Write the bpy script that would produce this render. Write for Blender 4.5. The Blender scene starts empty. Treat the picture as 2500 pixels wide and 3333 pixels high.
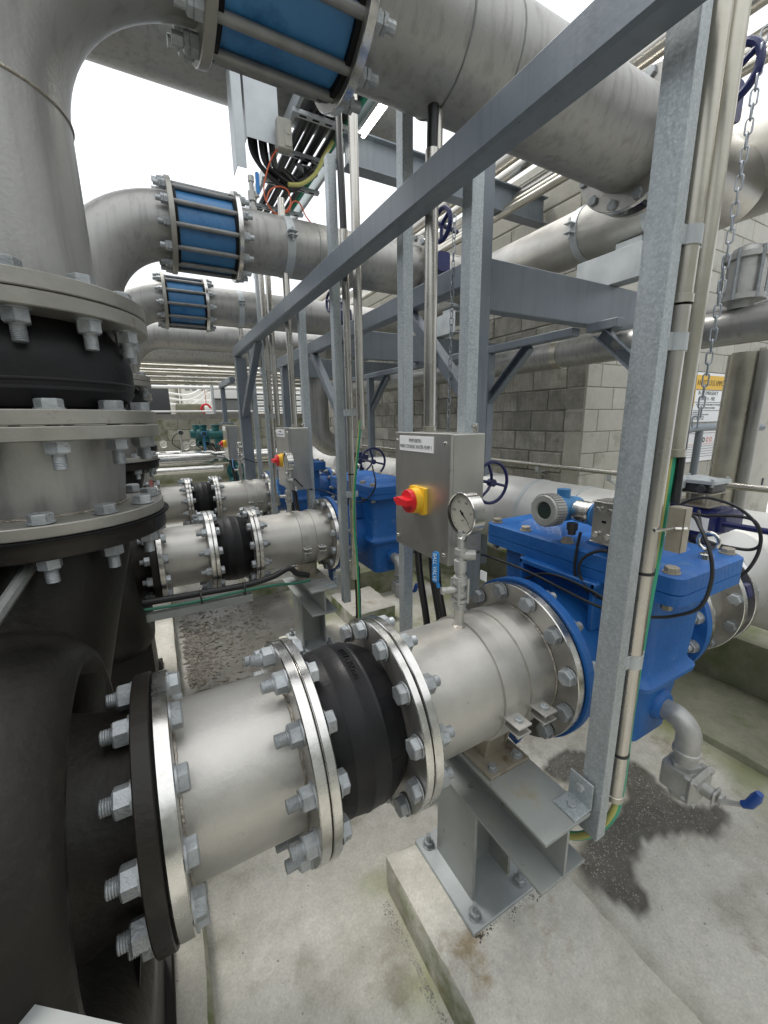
import bpy, math, random
from mathutils import Vector, Matrix
random.seed(7)
S = bpy.context.scene
COL = S.collection
PI = math.pi
R = math.radians
GZ = 1.54                      # the floor lies 1.54 m under the eye; everything is modelled about the eye and lifted at the end

# ------------------------------------------------------------------ camera
P, RL, YW = .22291, -.0148955, 1.0704358
fw = Vector((math.cos(YW)*math.cos(P), math.sin(YW)*math.cos(P), -math.sin(P)))
rt = Vector((math.sin(YW), -math.cos(YW), 0)); up = rt.cross(fw)
rt2 = math.cos(RL)*rt + math.sin(RL)*up; up2 = -math.sin(RL)*rt + math.cos(RL)*up
cd = bpy.data.cameras.new('camera'); cam = bpy.data.objects.new('camera', cd); COL.objects.link(cam)
cd.sensor_fit = 'HORIZONTAL'; cd.sensor_width = 36; cd.lens = 1327.9/2500*36
cd.clip_start = .02; cd.clip_end = 500
M = Matrix((rt2, up2, -fw)).transposed().to_4x4(); M.translation = Vector((0, 0, GZ)); cam.matrix_world = M
S.camera = cam
# ------------------------------------------------------------------ light
SUN_EL, SUN_AZ = 62, 118      # degrees; azimuth counted from +X towards +Y
w = bpy.data.worlds.new('World'); S.world = w; w.use_nodes = True
nt = w.node_tree; nt.nodes.clear()
out = nt.nodes.new('ShaderNodeOutputWorld'); mixs = nt.nodes.new('ShaderNodeMixShader')
b1 = nt.nodes.new('ShaderNodeBackground'); b2 = nt.nodes.new('ShaderNodeBackground')
sky = nt.nodes.new('ShaderNodeTexSky'); sky.sky_type = 'NISHITA'; sky.sun_disc = False
sky.sun_elevation = R(SUN_EL); sky.sun_rotation = R(90-SUN_AZ); sky.air_density = 1.5; sky.dust_density = 3
hs = nt.nodes.new('ShaderNodeHueSaturation'); hs.inputs['Saturation'].default_value = .6
nt.links.new(sky.outputs[0], hs.inputs['Color']); nt.links.new(hs.outputs[0], b1.inputs[0]); b1.inputs[1].default_value = .1
# overcast cloud deck, brighter overhead than at the horizon
tc = nt.nodes.new('ShaderNodeTexCoord'); sx = nt.nodes.new('ShaderNodeSeparateXYZ'); cr = nt.nodes.new('ShaderNodeValToRGB')
nz = nt.nodes.new('ShaderNodeTexNoise'); nz.inputs['Scale'].default_value = 3; nz.inputs['Detail'].default_value = 5
ad = nt.nodes.new('ShaderNodeMath'); ad.operation = 'MULTIPLY_ADD'; ad.inputs[1].default_value = .18
nt.links.new(tc.outputs['Generated'], sx.inputs[0]); nt.links.new(tc.outputs['Generated'], nz.inputs['Vector'])
nt.links.new(nz.outputs['Fac'], ad.inputs[0]); nt.links.new(sx.outputs['Z'], ad.inputs[2]); nt.links.new(ad.outputs[0], cr.inputs[0])
cr.color_ramp.elements[0].position = 0; cr.color_ramp.elements[0].color = (.42, .45, .50, 1)
cr.color_ramp.elements[1].position = .9; cr.color_ramp.elements[1].color = (.98, .99, 1, 1)
nt.links.new(cr.outputs[0], b2.inputs[0]); b2.inputs[1].default_value = 1.2
mixs.inputs[0].default_value = .85
nt.links.new(b1.outputs[0], mixs.inputs[1]); nt.links.new(b2.outputs[0], mixs.inputs[2]); nt.links.new(mixs.outputs[0], out.inputs[0])
sd = bpy.data.lights.new('sun', 'SUN'); sd.energy = 1.5; sd.angle = R(14); sd.color = (1, .97, .92)
sun = bpy.data.objects.new('sun', sd); COL.objects.link(sun)
sdir = Vector((math.cos(R(SUN_EL))*math.cos(R(SUN_AZ)), math.cos(R(SUN_EL))*math.sin(R(SUN_AZ)), math.sin(R(SUN_EL))))
sun.rotation_euler = (-sdir).to_track_quat('-Z', 'Y').to_euler()
S.view_settings.view_transform = 'Standard'; S.view_settings.look = 'None'
S.view_settings.gamma = 1; S.view_settings.exposure = .78
S.view_settings.use_curve_mapping = False

# ------------------------------------------------------------------ materials
def mat(name, c1, c2=None, rough=.5, metal=0, scale=6, detail=6, stretch=(1, 1, 1), bump=.0, bscale=60, rvar=.1, spec=.5,
        spots=None, spotscale=12, spotth=.62, vor=0, rnd=0, emit=None, streak=0, attr=None, coat=0, moss=None, speck=None, side=None, grain=0):
    m = bpy.data.materials.new(name); m.use_nodes = True
    t = m.node_tree; N = t.nodes; L = t.links; bs = N['Principled BSDF']
    bs.inputs['Metallic'].default_value = metal; bs.inputs['Specular IOR Level'].default_value = spec
    if coat: bs.inputs['Coat Weight'].default_value = coat; bs.inputs['Coat Roughness'].default_value = .15
    c2 = c2 or c1
    tc = N.new('ShaderNodeTexCoord'); oi = N.new('ShaderNodeObjectInfo')
    va = N.new('ShaderNodeVectorMath'); va.operation = 'MULTIPLY_ADD'
    va.inputs[1].default_value = (1, 1, 1); L.new(tc.outputs['Object'], va.inputs[0])
    cx = N.new('ShaderNodeCombineXYZ'); mu = N.new('ShaderNodeMath'); mu.operation = 'MULTIPLY'; mu.inputs[1].default_value = 37
    L.new(oi.outputs['Random'], mu.inputs[0])
    for i in range(3): L.new(mu.outputs[0], cx.inputs[i])
    L.new(cx.outputs[0], va.inputs[2])
    mp = N.new('ShaderNodeMapping'); mp.inputs['Scale'].default_value = stretch; L.new(va.outputs[0], mp.inputs[0])
    n1 = N.new('ShaderNodeTexNoise'); n1.inputs['Scale'].default_value = scale; n1.inputs['Detail'].default_value = detail; n1.inputs['Roughness'].default_value = .62
    L.new(mp.outputs[0], n1.inputs['Vector'])
    rp = N.new('ShaderNodeValToRGB'); rp.color_ramp.elements[0].position = .34; rp.color_ramp.elements[1].position = .66
    rp.color_ramp.elements[0].color = (*c1, 1); rp.color_ramp.elements[1].color = (*c2, 1); L.new(n1.outputs['Fac'], rp.inputs[0])
    col = rp.outputs[0]
    def mixc(a, b, fac, mode='MIX'):
        mx = N.new('ShaderNodeMix'); mx.data_type = 'RGBA'; mx.blend_type = mode
        if isinstance(fac, float): mx.inputs[0].default_value = fac
        else: L.new(fac, mx.inputs[0])
        L.new(a, mx.inputs[6])
        if isinstance(b, tuple): mx.inputs[7].default_value = (*b, 1)
        else: L.new(b, mx.inputs[7])
        return mx.outputs[2]
    def ramp(src, a, b):
        mr = N.new('ShaderNodeMapRange'); mr.inputs[1].default_value = a; mr.inputs[2].default_value = b; L.new(src, mr.inputs[0]); return mr.outputs[0]
    if vor:   # zinc spangle
        v = N.new('ShaderNodeTexVoronoi'); v.inputs['Scale'].default_value = vor; L.new(va.outputs[0], v.inputs['Vector'])
        bw = N.new('ShaderNodeRGBToBW'); L.new(v.outputs['Color'], bw.inputs[0]); col = mixc(col, tuple(min(1, x*1.22) for x in c2), ramp(bw.outputs[0], .3, 1.0))
    if streak:
        ms = N.new('ShaderNodeMapping'); ms.inputs['Scale'].default_value = (9, 9, .7); L.new(va.outputs[0], ms.inputs[0])
        ns = N.new('ShaderNodeTexNoise'); ns.inputs['Scale'].default_value = 4; ns.inputs['Detail'].default_value = 5; L.new(ms.outputs[0], ns.inputs['Vector'])
        f = N.new('ShaderNodeMath'); f.operation = 'MULTIPLY'; f.inputs[1].default_value = streak; L.new(ramp(ns.outputs['Fac'], .5, .72), f.inputs[0])
        col = mixc(col, tuple(x*.45 for x in c1), f.outputs[0])
    if spots:
        n2 = N.new('ShaderNodeTexNoise'); n2.inputs['Scale'].default_value = spotscale; n2.inputs['Detail'].default_value = 8; n2.inputs['Roughness'].default_value = .7
        L.new(va.outputs[0], n2.inputs['Vector']); col = mixc(col, spots, ramp(n2.outputs['Fac'], spotth, spotth+.09))
    if moss:
        n3 = N.new('ShaderNodeTexNoise'); n3.inputs['Scale'].default_value = 3.5; n3.inputs['Detail'].default_value = 7; n3.inputs['Roughness'].default_value = .7
        L.new(va.outputs[0], n3.inputs['Vector']); col = mixc(col, moss[0], ramp(n3.outputs['Fac'], moss[1], moss[1]+.16))
    if speck:
        n4 = N.new('ShaderNodeTexNoise'); n4.inputs['Scale'].default_value = speck[1]; n4.inputs['Detail'].default_value = 3; L.new(va.outputs[0], n4.inputs['Vector'])
        col = mixc(col, speck[0], ramp(n4.outputs['Fac'], speck[2], speck[2]+.05))
    if grain:   # fine aggregate and a faint broad unevenness
        for sc, am in ((150, grain), (28, grain*.7), (.9, grain)):
            ngr = N.new('ShaderNodeTexNoise'); ngr.inputs['Scale'].default_value = sc; ngr.inputs['Detail'].default_value = 5; ngr.inputs['Roughness'].default_value = .7; L.new(va.outputs[0], ngr.inputs['Vector'])
            mg = N.new('ShaderNodeMapRange'); mg.inputs[1].default_value = .3; mg.inputs[2].default_value = .7; mg.inputs[3].default_value = 1-am; mg.inputs[4].default_value = 1+am; L.new(ngr.outputs['Fac'], mg.inputs[0])
            hg = N.new('ShaderNodeHueSaturation'); L.new(mg.outputs[0], hg.inputs['Value']); L.new(col, hg.inputs['Color']); col = hg.outputs[0]
    if side:    # algae keeps to the upright faces
        ge = N.new('ShaderNodeNewGeometry'); sz = N.new('ShaderNodeSeparateXYZ'); L.new(ge.outputs['Normal'], sz.inputs[0])
        ab = N.new('ShaderNodeMath'); ab.operation = 'ABSOLUTE'; L.new(sz.outputs['Z'], ab.inputs[0]); iv = ramp(ab.outputs[0], .8, .3)
        n5 = N.new('ShaderNodeTexNoise'); n5.inputs['Scale'].default_value = 5; n5.inputs['Detail'].default_value = 8; n5.inputs['Roughness'].default_value = .7; L.new(va.outputs[0], n5.inputs['Vector'])
        ml = N.new('ShaderNodeMath'); ml.operation = 'MULTIPLY'; L.new(iv, ml.inputs[0]); L.new(ramp(n5.outputs['Fac'], .40, .62), ml.inputs[1]); col = mixc(col, side, ml.outputs[0])
    if rnd:
        mr = N.new('ShaderNodeMapRange'); mr.inputs[3].default_value = 1-rnd; mr.inputs[4].default_value = 1+rnd*.4; L.new(oi.outputs['Random'], mr.inputs[0])
        hv = N.new('ShaderNodeHueSaturation'); L.new(mr.outputs[0], hv.inputs['Value']); L.new(col, hv.inputs['Color']); col = hv.outputs[0]
    rr = N.new('ShaderNodeMapRange'); rr.inputs[1].default_value = .3; rr.inputs[2].default_value = .7
    rr.inputs[3].default_value = max(.03, rough-rvar); rr.inputs[4].default_value = min(1, rough+rvar); L.new(n1.outputs['Fac'], rr.inputs[0])
    rout = rr.outputs[0]
    if attr:   # wet, gritty patches stored on the mesh
        at = N.new('ShaderNodeAttribute'); at.attribute_name = attr[0]
        ng = N.new('ShaderNodeTexNoise'); ng.inputs['Scale'].default_value = 150; ng.inputs['Detail'].default_value = 4; L.new(tc.outputs['Object'], ng.inputs['Vector'])
        grit = N.new('ShaderNodeValToRGB'); grit.color_ramp.elements[0].color = (*attr[1], 1); grit.color_ramp.elements[1].color = (*attr[2], 1)
        grit.color_ramp.elements[0].position = .50; grit.color_ramp.elements[1].position = .74; L.new(ng.outputs['Fac'], grit.inputs[0])
        sp = N.new('ShaderNodeSeparateColor'); L.new(at.outputs['Color'], sp.inputs[0])
        wetc = mixc(col, tuple(x*.9 for x in attr[1]), .86)
        wm = mixc(wetc, grit.outputs[0], at.outputs['Alpha'])
        col = mixc(col, wm, sp.outputs[0])
        col = mixc(col, (.23, .25, .10), sp.outputs[1])
        mm = N.new('ShaderNodeMix'); L.new(sp.outputs[2], mm.inputs[0]); L.new(rout, mm.inputs[2]); mm.inputs[3].default_value = .22; rout = mm.outputs[0]
    L.new(col, bs.inputs['Base Color']); L.new(rout, bs.inputs['Roughness'])
    if bump:
        nb = N.new('ShaderNodeTexNoise'); nb.inputs['Scale'].default_value = bscale; nb.inputs['Detail'].default_value = 6; L.new(mp.outputs[0], nb.inputs['Vector'])
        bp = N.new('ShaderNodeBump'); bp.inputs['Strength'].default_value = bump; bp.inputs['Distance'].default_value = .004
        L.new(nb.outputs['Fac'], bp.inputs['Height']); L.new(bp.outputs[0], bs.inputs['Normal'])
    if emit: bs.inputs['Emission Color'].default_value = (*emit[0], 1); bs.inputs['Emission Strength'].default_value = emit[1]
    return m
MT = dict(
 pipe=mat('pickled_stainless', (.42, .41, .38), (.56, .545, .51), .44, .72, 5, 8, (1, 1, 1), .12, 140, .07, spots=(.30, .285, .25), spotscale=22, spotth=.66),
 pipe_dirty=mat('weathered_stainless', (.30, .298, .284), (.375, .372, .355), .44, .6, 3, 9, (1, 1, 1), .15, 120, .08, streak=.4, spots=(.265, .262, .25), spotscale=5, spotth=.62),
 polished=mat('machined_stainless', (.62, .61, .58), (.74, .73, .70), .2, 1, 9, 4, (1, 1, 1), .05, 200, .07),
 oldflange=mat('weathered_flange', (.27, .265, .235), (.38, .37, .335), .45, .6, 5, 7, (1, 1, 1), .15, 90, .1, spots=(.17, .14, .09), spotscale=10, spotth=.60),
 rim=mat('turned_rim', (.50, .49, .465), (.74, .735, .71), .24, 1, 14, 6, (1, 1, 1), .22, 16, .1, spots=(.44, .43, .39), spotscale=12, spotth=.62),
 flangeface=mat('flange_stainless', (.40, .385, .355), (.52, .505, .47), .34, .85, 7, 6, (1, 1, 1), .08, 90, .08, spots=(.27, .23, .17), spotscale=14, spotth=.62),
 weld=mat('weld_bead', (.33, .30, .25), (.50, .47, .42), .38, .8, 60, 4, (1, 1, 1), .8, 160, .1),
 bolt=mat('zinc_bolt', (.30, .325, .335), (.46, .485, .50), .48, .5, 30, 5, (1, 1, 1), .3, 220, .08, rnd=.3, spots=(.22, .20, .17), spotscale=40, spotth=.60),
 galv=mat('galvanised_strut', (.31, .345, .36), (.40, .435, .45), .42, .45, 20, 7, (1, 1, .35), .15, 180, .1, vor=240),
 galvplain=mat('galvanised_plate', (.40, .43, .44), (.52, .55, .56), .5, .45, 6, 7, (1, 1, 1), .12, 120, .08, spots=(.35, .29, .21), spotscale=9, spotth=.67),
 frame=mat('grey_frame_paint', (.145, .172, .20), (.19, .218, .245), .40, .1, 3, 7, (1, 1, 1), .10, 90, .1, spots=(.27, .28, .26), spotscale=2.5, spotth=.62, speck=((.10, .105, .09), 35, .70), streak=.25),
 support=mat('grey_support_paint', (.24, .26, .255), (.33, .345, .325), .48, .15, 4, 8, (1, 1, 1), .1, 80, .1, spots=(.30, .28, .21), spotscale=4, spotth=.57, speck=((.16, .14, .09), 40, .70)),
 shoe=mat('stained_shoe_steel', (.30, .27, .21), (.42, .385, .32), .5, .45, 8, 7, (1, 1, 1), .15, 120, .1, spots=(.19, .14, .08), spotscale=9, spotth=.58),
 blue=mat('blue_enamel', (.008, .092, .32), (.016, .13, .41), .45, 0, 5, 9, (1, 1, 1), .55, 90, .1, spots=(.07, .165, .34), spotscale=7, spotth=.60, speck=((.12, .20, .33), 45, .70)),
 bluejoint=mat('blue_joint_paint', (.035, .150, .33), (.050, .205, .42), .42, 0, 5, 6, (1, 1, 1), .12, 60, .1, spots=(.015, .11, .27), spotscale=3, spotth=.56),
 navy=mat('navy_valve_paint', (.005, .009, .065), (.008, .014, .10), .36, 0, 8, 5, (1, 1, 1), .3, 80, .08),
 teal=mat('green_actuator_paint', (.01, .085, .085), (.015, .12, .12), .4, 0, 8, 5, rvar=.05),
 rubber=mat('black_rubber', (.006, .006, .007), (.012, .012, .0135), .48, 0, 8, 6, (1, 1, 1), .15, 110, .12, spec=.28, spots=(.05, .047, .042), spotscale=20, spotth=.66),
 gasket=mat('black_gasket', (.006, .006, .007), None, .6, spec=.2),
 cast=mat('black_cast_iron', (.007, .0065, .006), (.017, .014, .010), .46, 0, 5, 7, (1, 1, 1), .35, 60, .1, spec=.3, spots=(.026, .022, .016), spotscale=3.5, spotth=.55),
 redox=mat('red_oxide', (.14, .035, .03), (.19, .05, .04), .5),
 tie=mat('grey_tie_rod', (.17, .175, .17), (.26, .262, .255), .5, .4, 14, 5, rvar=.08),
 concrete=mat('floor_concrete', (.36, .345, .295), (.58, .57, .525), .72, 0, 1.6, 12, (1, 1, 1), .5, 45, .1, spots=(.27, .245, .19), spotscale=3.0, spotth=.56,
      moss=((.235, .225, .18), .53), attr=('wet', (.048, .044, .037), (.115, .108, .092)), speck=((.20, .18, .14), 60, .72), grain=.16),
 plinth=mat('plinth_concrete', (.40, .38, .32), (.62, .605, .55), .75, 0, 2.6, 12, (1, 1, 1), .6, 40, .1, spots=(.37, .30, .20), spotscale=2.6, spotth=.60, moss=((.25, .24, .18), .60), side=(.14, .175, .055), speck=((.19, .17, .13), 70, .72), grain=.15),
 mossy=mat('mossy_concrete', (.20, .21, .14), (.32, .31, .24), .85, 0, 4, 9, (1, 1, 1), .6, 40, .08, moss=((.12, .15, .045), .50), grain=.15),
 block=mat('grey_block', (.22, .215, .185), (.37, .36, .32), .85, 0, 6, 9, (1, 1, 1), .8, 60, .08, spots=(.15, .148, .125), spotscale=3.5, spotth=.57, rnd=.24, speck=((.13, .125, .105), 40, .68), streak=.3, grain=.14),
 mossblock=mat('damp_block', (.27, .265, .215), (.36, .35, .29), .85, 0, 5, 9, (1, 1, 1), .8, 60, .08, spots=(.15, .165, .085), spotscale=3, spotth=.53, rnd=.22),
 mortar=mat('mortar', (.20, .195, .175), (.27, .26, .235), .9, 0, 12, 6, bump=.6),
 cream=mat('cream_painted_block', (.35, .342, .295), (.42, .41, .36), .62, 0, 4, 8, (1, 1, 1), .35, 70, .08, spots=(.28, .27, .225), spotscale=2.5, spotth=.58, rnd=.08, grain=.08),
 white=mat('white_paint', (.74, .74, .72), None, .5), plate=mat('white_label', (.78, .79, .80), None, .35),
 insul=mat('white_pipe_cladding', (.50, .50, .48), (.62, .62, .60), .42, .25, 3, 7, (1, 1, 1), .35, 12, .08),
 brushed=mat('brushed_box_steel', (.40, .395, .37), (.52, .51, .48), .34, .9, 5, 7, (1, 1, .4), .06, 200, .06, spots=(.34, .33, .30), spotscale=12, spotth=.62),
 conduit=mat('stainless_conduit', (.47, .45, .41), (.56, .54, .49), .28, .9, 5, 4, rvar=.05),
 dull=mat('dull_conduit', (.40, .38, .32), (.53, .51, .44), .34, .85, 5, 6, (1, 1, 1), .05, 100, .08, spots=(.24, .24, .15), spotscale=6, spotth=.62),
 black=mat('black_cable', (.010, .010, .011), (.018, .018, .02), .42), dark=mat('dark_plastic', (.03, .03, .032), None, .45),
 green=mat('green_earth_cable', (.02, .26, .15), (.03, .31, .18), .4), darkgreen=mat('dark_green_cable', (.02, .14, .09), (.03, .17, .11), .4), yellow=mat('yellow_stripe', (.45, .44, .14), None, .4),
 red=mat('red_plastic', (.62, .012, .02), None, .32, spec=.6), ylw=mat('yellow_plastic', (.78, .47, .03), None, .38),
 orange=mat('orange_cable', (.55, .10, .03), None, .45), signyellow=mat('sign_yellow', (.70, .43, .03), None, .4),
 ink=mat('black_print', (.012, .012, .012), None, .5), grey=mat('grey_print', (.16, .16, .16), None, .5), inkblue=mat('white_print', (.6, .72, .8), None, .5),
 dial=mat('ivory_dial', (.70, .68, .58), (.74, .72, .63), .4), handle=mat('blue_vinyl', (.02, .20, .52), None, .35, spec=.6),
 sleeve=mat('dark_blue_vinyl', (.012, .06, .26), None, .4),
 chain=mat('zinc_chain', (.30, .33, .36), (.42, .45, .48), .4, .7, 40, 4, bump=.2),
 grit=mat('pale_grit', (.16, .155, .135), (.34, .325, .29), .8, 0, 30, 3, rnd=.2), leaf=mat('dead_leaf', (.06, .052, .04), (.19, .175, .145), .8, 0, 50, 3),
 lamp=mat('lit_tube', (.9, .9, .85), None, .4, emit=((1, .97, .86), 7)),
 tank=mat('cream_plant', (.52, .51, .46), (.60, .59, .54), .6, 0, 2, 6), darkpanel=mat('dark_panel', (.045, .047, .05), (.06, .062, .065), .5),
 rust=mat('rust_patch', (.30, .07, .025), (.42, .14, .05), .7, 0, 8, 7), pvc=mat('grey_pvc', (.22, .235, .23), None, .45), darkgrey=mat('dark_grey_paint', (.06, .075, .085), None, .4),
 castgrey=mat('grey_cast_alloy', (.36, .36, .34), (.46, .46, .44), .42, .4, 20, 5, bump=.2), glassy=mat('lcd_glass', (.02, .035, .03), None, .12, spec=.8),
 limegreen=mat('lime_sticker', (.28, .60, .18), None, .4), pink=mat('pink_print', (.65, .28, .24), None, .5),
)
# clear gauge glass
g = bpy.data.materials.new('gauge_glass'); g.use_nodes = True; gb = g.node_tree.nodes['Principled BSDF']
gb.inputs['Transmission Weight'].default_value = 1; gb.inputs['Roughness'].default_value = .03; gb.inputs['IOR'].default_value = 1.2; MT['glass'] = g

# ------------------------------------------------------------------ mesh helpers
V = Vector
class MB:
    def __init__(s): s.v = []; s.f = []
    def add(s, vs, fs):
        n = len(s.v); s.v += [tuple(v) for v in vs]; s.f += [tuple(i+n for i in f) for f in fs]; return s
    def box(s, a, b, ch=0, M=None):
        """chamfered box between corners a, b; M optional matrix"""
        lo = V([min(a[i], b[i]) for i in range(3)]); hi = V([max(a[i], b[i]) for i in range(3)])
        c = (lo+hi)/2; h = (hi-lo)/2; ch = min(ch, min(h)*.9)
        vs = []; fs = []
        if ch <= 0:
            vs = [V((c.x+sx*h.x, c.y+sy*h.y, c.z+sz*h.z)) for sx in (-1, 1) for sy in (-1, 1) for sz in (-1, 1)]
            fs = [(0, 1, 3, 2), (4, 6, 7, 5), (0, 4, 5, 1), (2, 3, 7, 6), (0, 2, 6, 4), (1, 5, 7, 3)]
        else:
            idx = {}
            for sx in (-1, 1):
                for sy in (-1, 1):
                    for sz in (-1, 1):
                        for ax in range(3):
                            q = [sx*(h.x-(0 if ax == 0 else ch)), sy*(h.y-(0 if ax == 1 else ch)), sz*(h.z-(0 if ax == 2 else ch))]
                            idx[(sx, sy, sz, ax)] = len(vs); vs.append(c+V(q))
            for ax in range(3):
                o = [i for i in range(3) if i != ax]
                for sg in (-1, 1):
                    q = []
                    for p in ((-1, -1), (1, -1), (1, 1), (-1, 1)):
                        k = [0, 0, 0]; k[ax] = sg; k[o[0]] = p[0]; k[o[1]] = p[1]; q.append(idx[(*k, ax)])
                    fs.append(tuple(q))
            for ax in range(3):   # edges running along ax
                o = [i for i in range(3) if i != ax]
                for p in ((-1, -1), (1, -1), (1, 1), (-1, 1)):
                    k = [0, 0, 0]; k[o[0]] = p[0]; k[o[1]] = p[1]; k[ax] = -1; k2 = list(k); k2[ax] = 1
                    fs.append((idx[(*k, o[0])], idx[(*k, o[1])], idx[(*k2, o[1])], idx[(*k2, o[0])]))
            for sx in (-1, 1):
                for sy in (-1, 1):
                    for sz in (-1, 1): fs.append(tuple(idx[(sx, sy, sz, i)] for i in range(3)))
        if M is not None: vs = [M @ v for v in vs]
        return s.add(vs, fs)
    def lathe(s, o, d, prof, seg=48, ref=None, caps=True):
        """surface of revolution about the line o + t*d, prof = [(t, r)]"""
        o = V(o); d = V(d).normalized(); u = d.orthogonal().normalized() if ref is None else V(ref).normalized(); v = d.cross(u)
        vs = []; fs = []
        for t, r in prof:
            for k in range(seg):
                a = 2*PI*k/seg; vs.append(o+d*t+u*(r*math.cos(a))+v*(r*math.sin(a)))
        for i in range(len(prof)-1):
            for k in range(seg):
                k2 = (k+1) % seg; fs.append((i*seg+k, i*seg+k2, (i+1)*seg+k2, (i+1)*seg+k))
        if caps:
            if prof[0][1] > 0: fs.append(tuple(range(seg-1, -1, -1)))
            if prof[-1][1] > 0: n = (len(prof)-1)*seg; fs.append(tuple(range(n, n+seg)))
        return s.add(vs, fs)
    def tube(s, pts, r, seg=12, closed=False, caps=True, flat=None):
        pts = [V(p) for p in pts]; n = len(pts); rs = r if isinstance(r, (list, tuple)) else [r]*n
        T = []
        for i in range(n):
            a = pts[(i-1) % n] if closed or i > 0 else pts[0]; b = pts[(i+1) % n] if closed or i < n-1 else pts[-1]
            T.append((b-a).normalized())
        u = T[0].orthogonal().normalized(); vs = []; fs = []
        for i in range(n):
            if i: 
                ax = T[i-1].cross(T[i])
                if ax.length > 1e-7: u = Matrix.Rotation(T[i-1].angle(T[i]), 3, ax.normalized()) @ u
            u = (u-T[i]*u.dot(T[i])).normalized(); v = T[i].cross(u)
            for k in range(seg):
                a = 2*PI*k/seg; vs.append(pts[i]+u*(rs[i]*math.cos(a))+v*(rs[i]*math.sin(a)))
        m = n if closed else n-1
        for i in range(m):
            j = (i+1) % n
            for k in range(seg):
                k2 = (k+1) % seg; fs.append((i*seg+k, i*seg+k2, j*seg+k2, j*seg+k))
        if caps and not closed: fs.append(tuple(range(seg-1, -1, -1))); fs.append(tuple(range((n-1)*seg, n*seg)))
        return s.add(vs, fs)
    def cyl(s, a, b, r, seg=24, r2=None):
        a = V(a); b = V(b); return s.lathe(a, b-a, [(0, r), ((b-a).length, r if r2 is None else r2)], seg)
    def prism(s, poly, o, u, v, d):
        """polygon [(a,b)] in plane o+a*u+b*v extruded by vector d"""
        o = V(o); u = V(u); v = V(v); d = V(d); n = len(poly)
        vs = [o+u*a+v*b for a, b in poly]+[o+u*a+v*b+d for a, b in poly]
        fs = [tuple(range(n-1, -1, -1)), tuple(range(n, 2*n))]+[(i, (i+1) % n, (i+1) % n+n, i+n) for i in range(n)]
        return s.add(vs, fs)
    def build(s, name, m, parent=None, ang=35):
        off = absloc(parent) if parent else V((0, 0, 0))
        if parent is None:
            xs = [v[0] for v in s.v]; ys = [v[1] for v in s.v]; zs = [v[2] for v in s.v]
            off = V(((min(xs)+max(xs))/2, (min(ys)+max(ys))/2, min(zs)))
        me = bpy.data.meshes.new(name); me.from_pydata([(v[0]-off.x, v[1]-off.y, v[2]-off.z) for v in s.v], [], s.f)
        import bmesh
        bm = bmesh.new(); bm.from_mesh(me); bmesh.ops.recalc_face_normals(bm, faces=bm.faces); bm.to_mesh(me); bm.free()
        me.materials.append(MT[m] if isinstance(m, str) else m)
        me.shade_smooth(); me.set_sharp_from_angle(angle=R(ang))
        o = bpy.data.objects.new(name, me); COL.objects.link(o)
        if parent: o.parent = parent
        else: o.location = off
        return o
def absloc(o):
    p = V(o.location)
    while o.parent: o = o.parent; p += V(o.location)
    return p
def tag(o, label=None, cat=None, group=None, kind=None):
    if label: o['label'] = label
    if cat: o['category'] = cat
    if group: o['group'] = group
    if kind: o['kind'] = kind
    return o
def thing(name, label, cat, loc, group=None):
    o = bpy.data.objects.new(name, None); COL.objects.link(o); o.location = loc; o.empty_display_size = .1
    return tag(o, label, cat, group)
def struct(name, mb, m, ang=35): return tag(mb.build(name, m, None, ang), kind='structure')
def put(o, mesh_obj, parent, loc, rot=None):
    """place an instance (object sharing mesh data) of mesh_obj below parent at absolute loc"""
    c = mesh_obj.copy(); COL.objects.link(c); c.parent = parent
    base = absloc(parent) if parent else V((0, 0, 0)); c.location = V(loc)-base
    if rot is not None: c.rotation_euler = rot
    return c
def kids(o): return [c for c in list(bpy.data.objects) if c.parent == o]
def copy_tree(o, dv=(0, 0, 0), label=None, parent=None, K=None):
    if K is None:
        K = {}
        for c in bpy.data.objects:
            if c.parent: K.setdefault(c.parent.name, []).append(c)
    c = o.copy(); COL.objects.link(c)
    if parent: c.parent = parent
    else: c.location = V(o.location)+V(dv)
    if label: c['label'] = label
    for ch in K.get(o.name, []): copy_tree(ch, parent=c, K=K)
    return c
def smooth(pts, n=6):
    pts = [V(p) for p in pts]; P4 = [pts[0]*2-pts[1]]+pts+[pts[-1]*2-pts[-2]]; o = []
    for i in range(1, len(P4)-2):
        a, b, c, d = P4[i-1:i+3]
        for k in range(n):
            t = k/n; o.append(.5*((2*b)+(c-a)*t+(2*a-5*b+4*c-d)*t*t+(3*b-a-3*c+d)*t**3))
    return o+[pts[-1]]
def arc(c, u, v, r, a0, a1, n=16):
    c = V(c); u = V(u); v = V(v); return [c+u*(r*math.cos(R(a0+(a1-a0)*k/n)))+v*(r*math.sin(R(a0+(a1-a0)*k/n))) for k in range(n+1)]
X, Y, Z = V((1, 0, 0)), V((0, 1, 0)), V((0, 0, 1))
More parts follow.
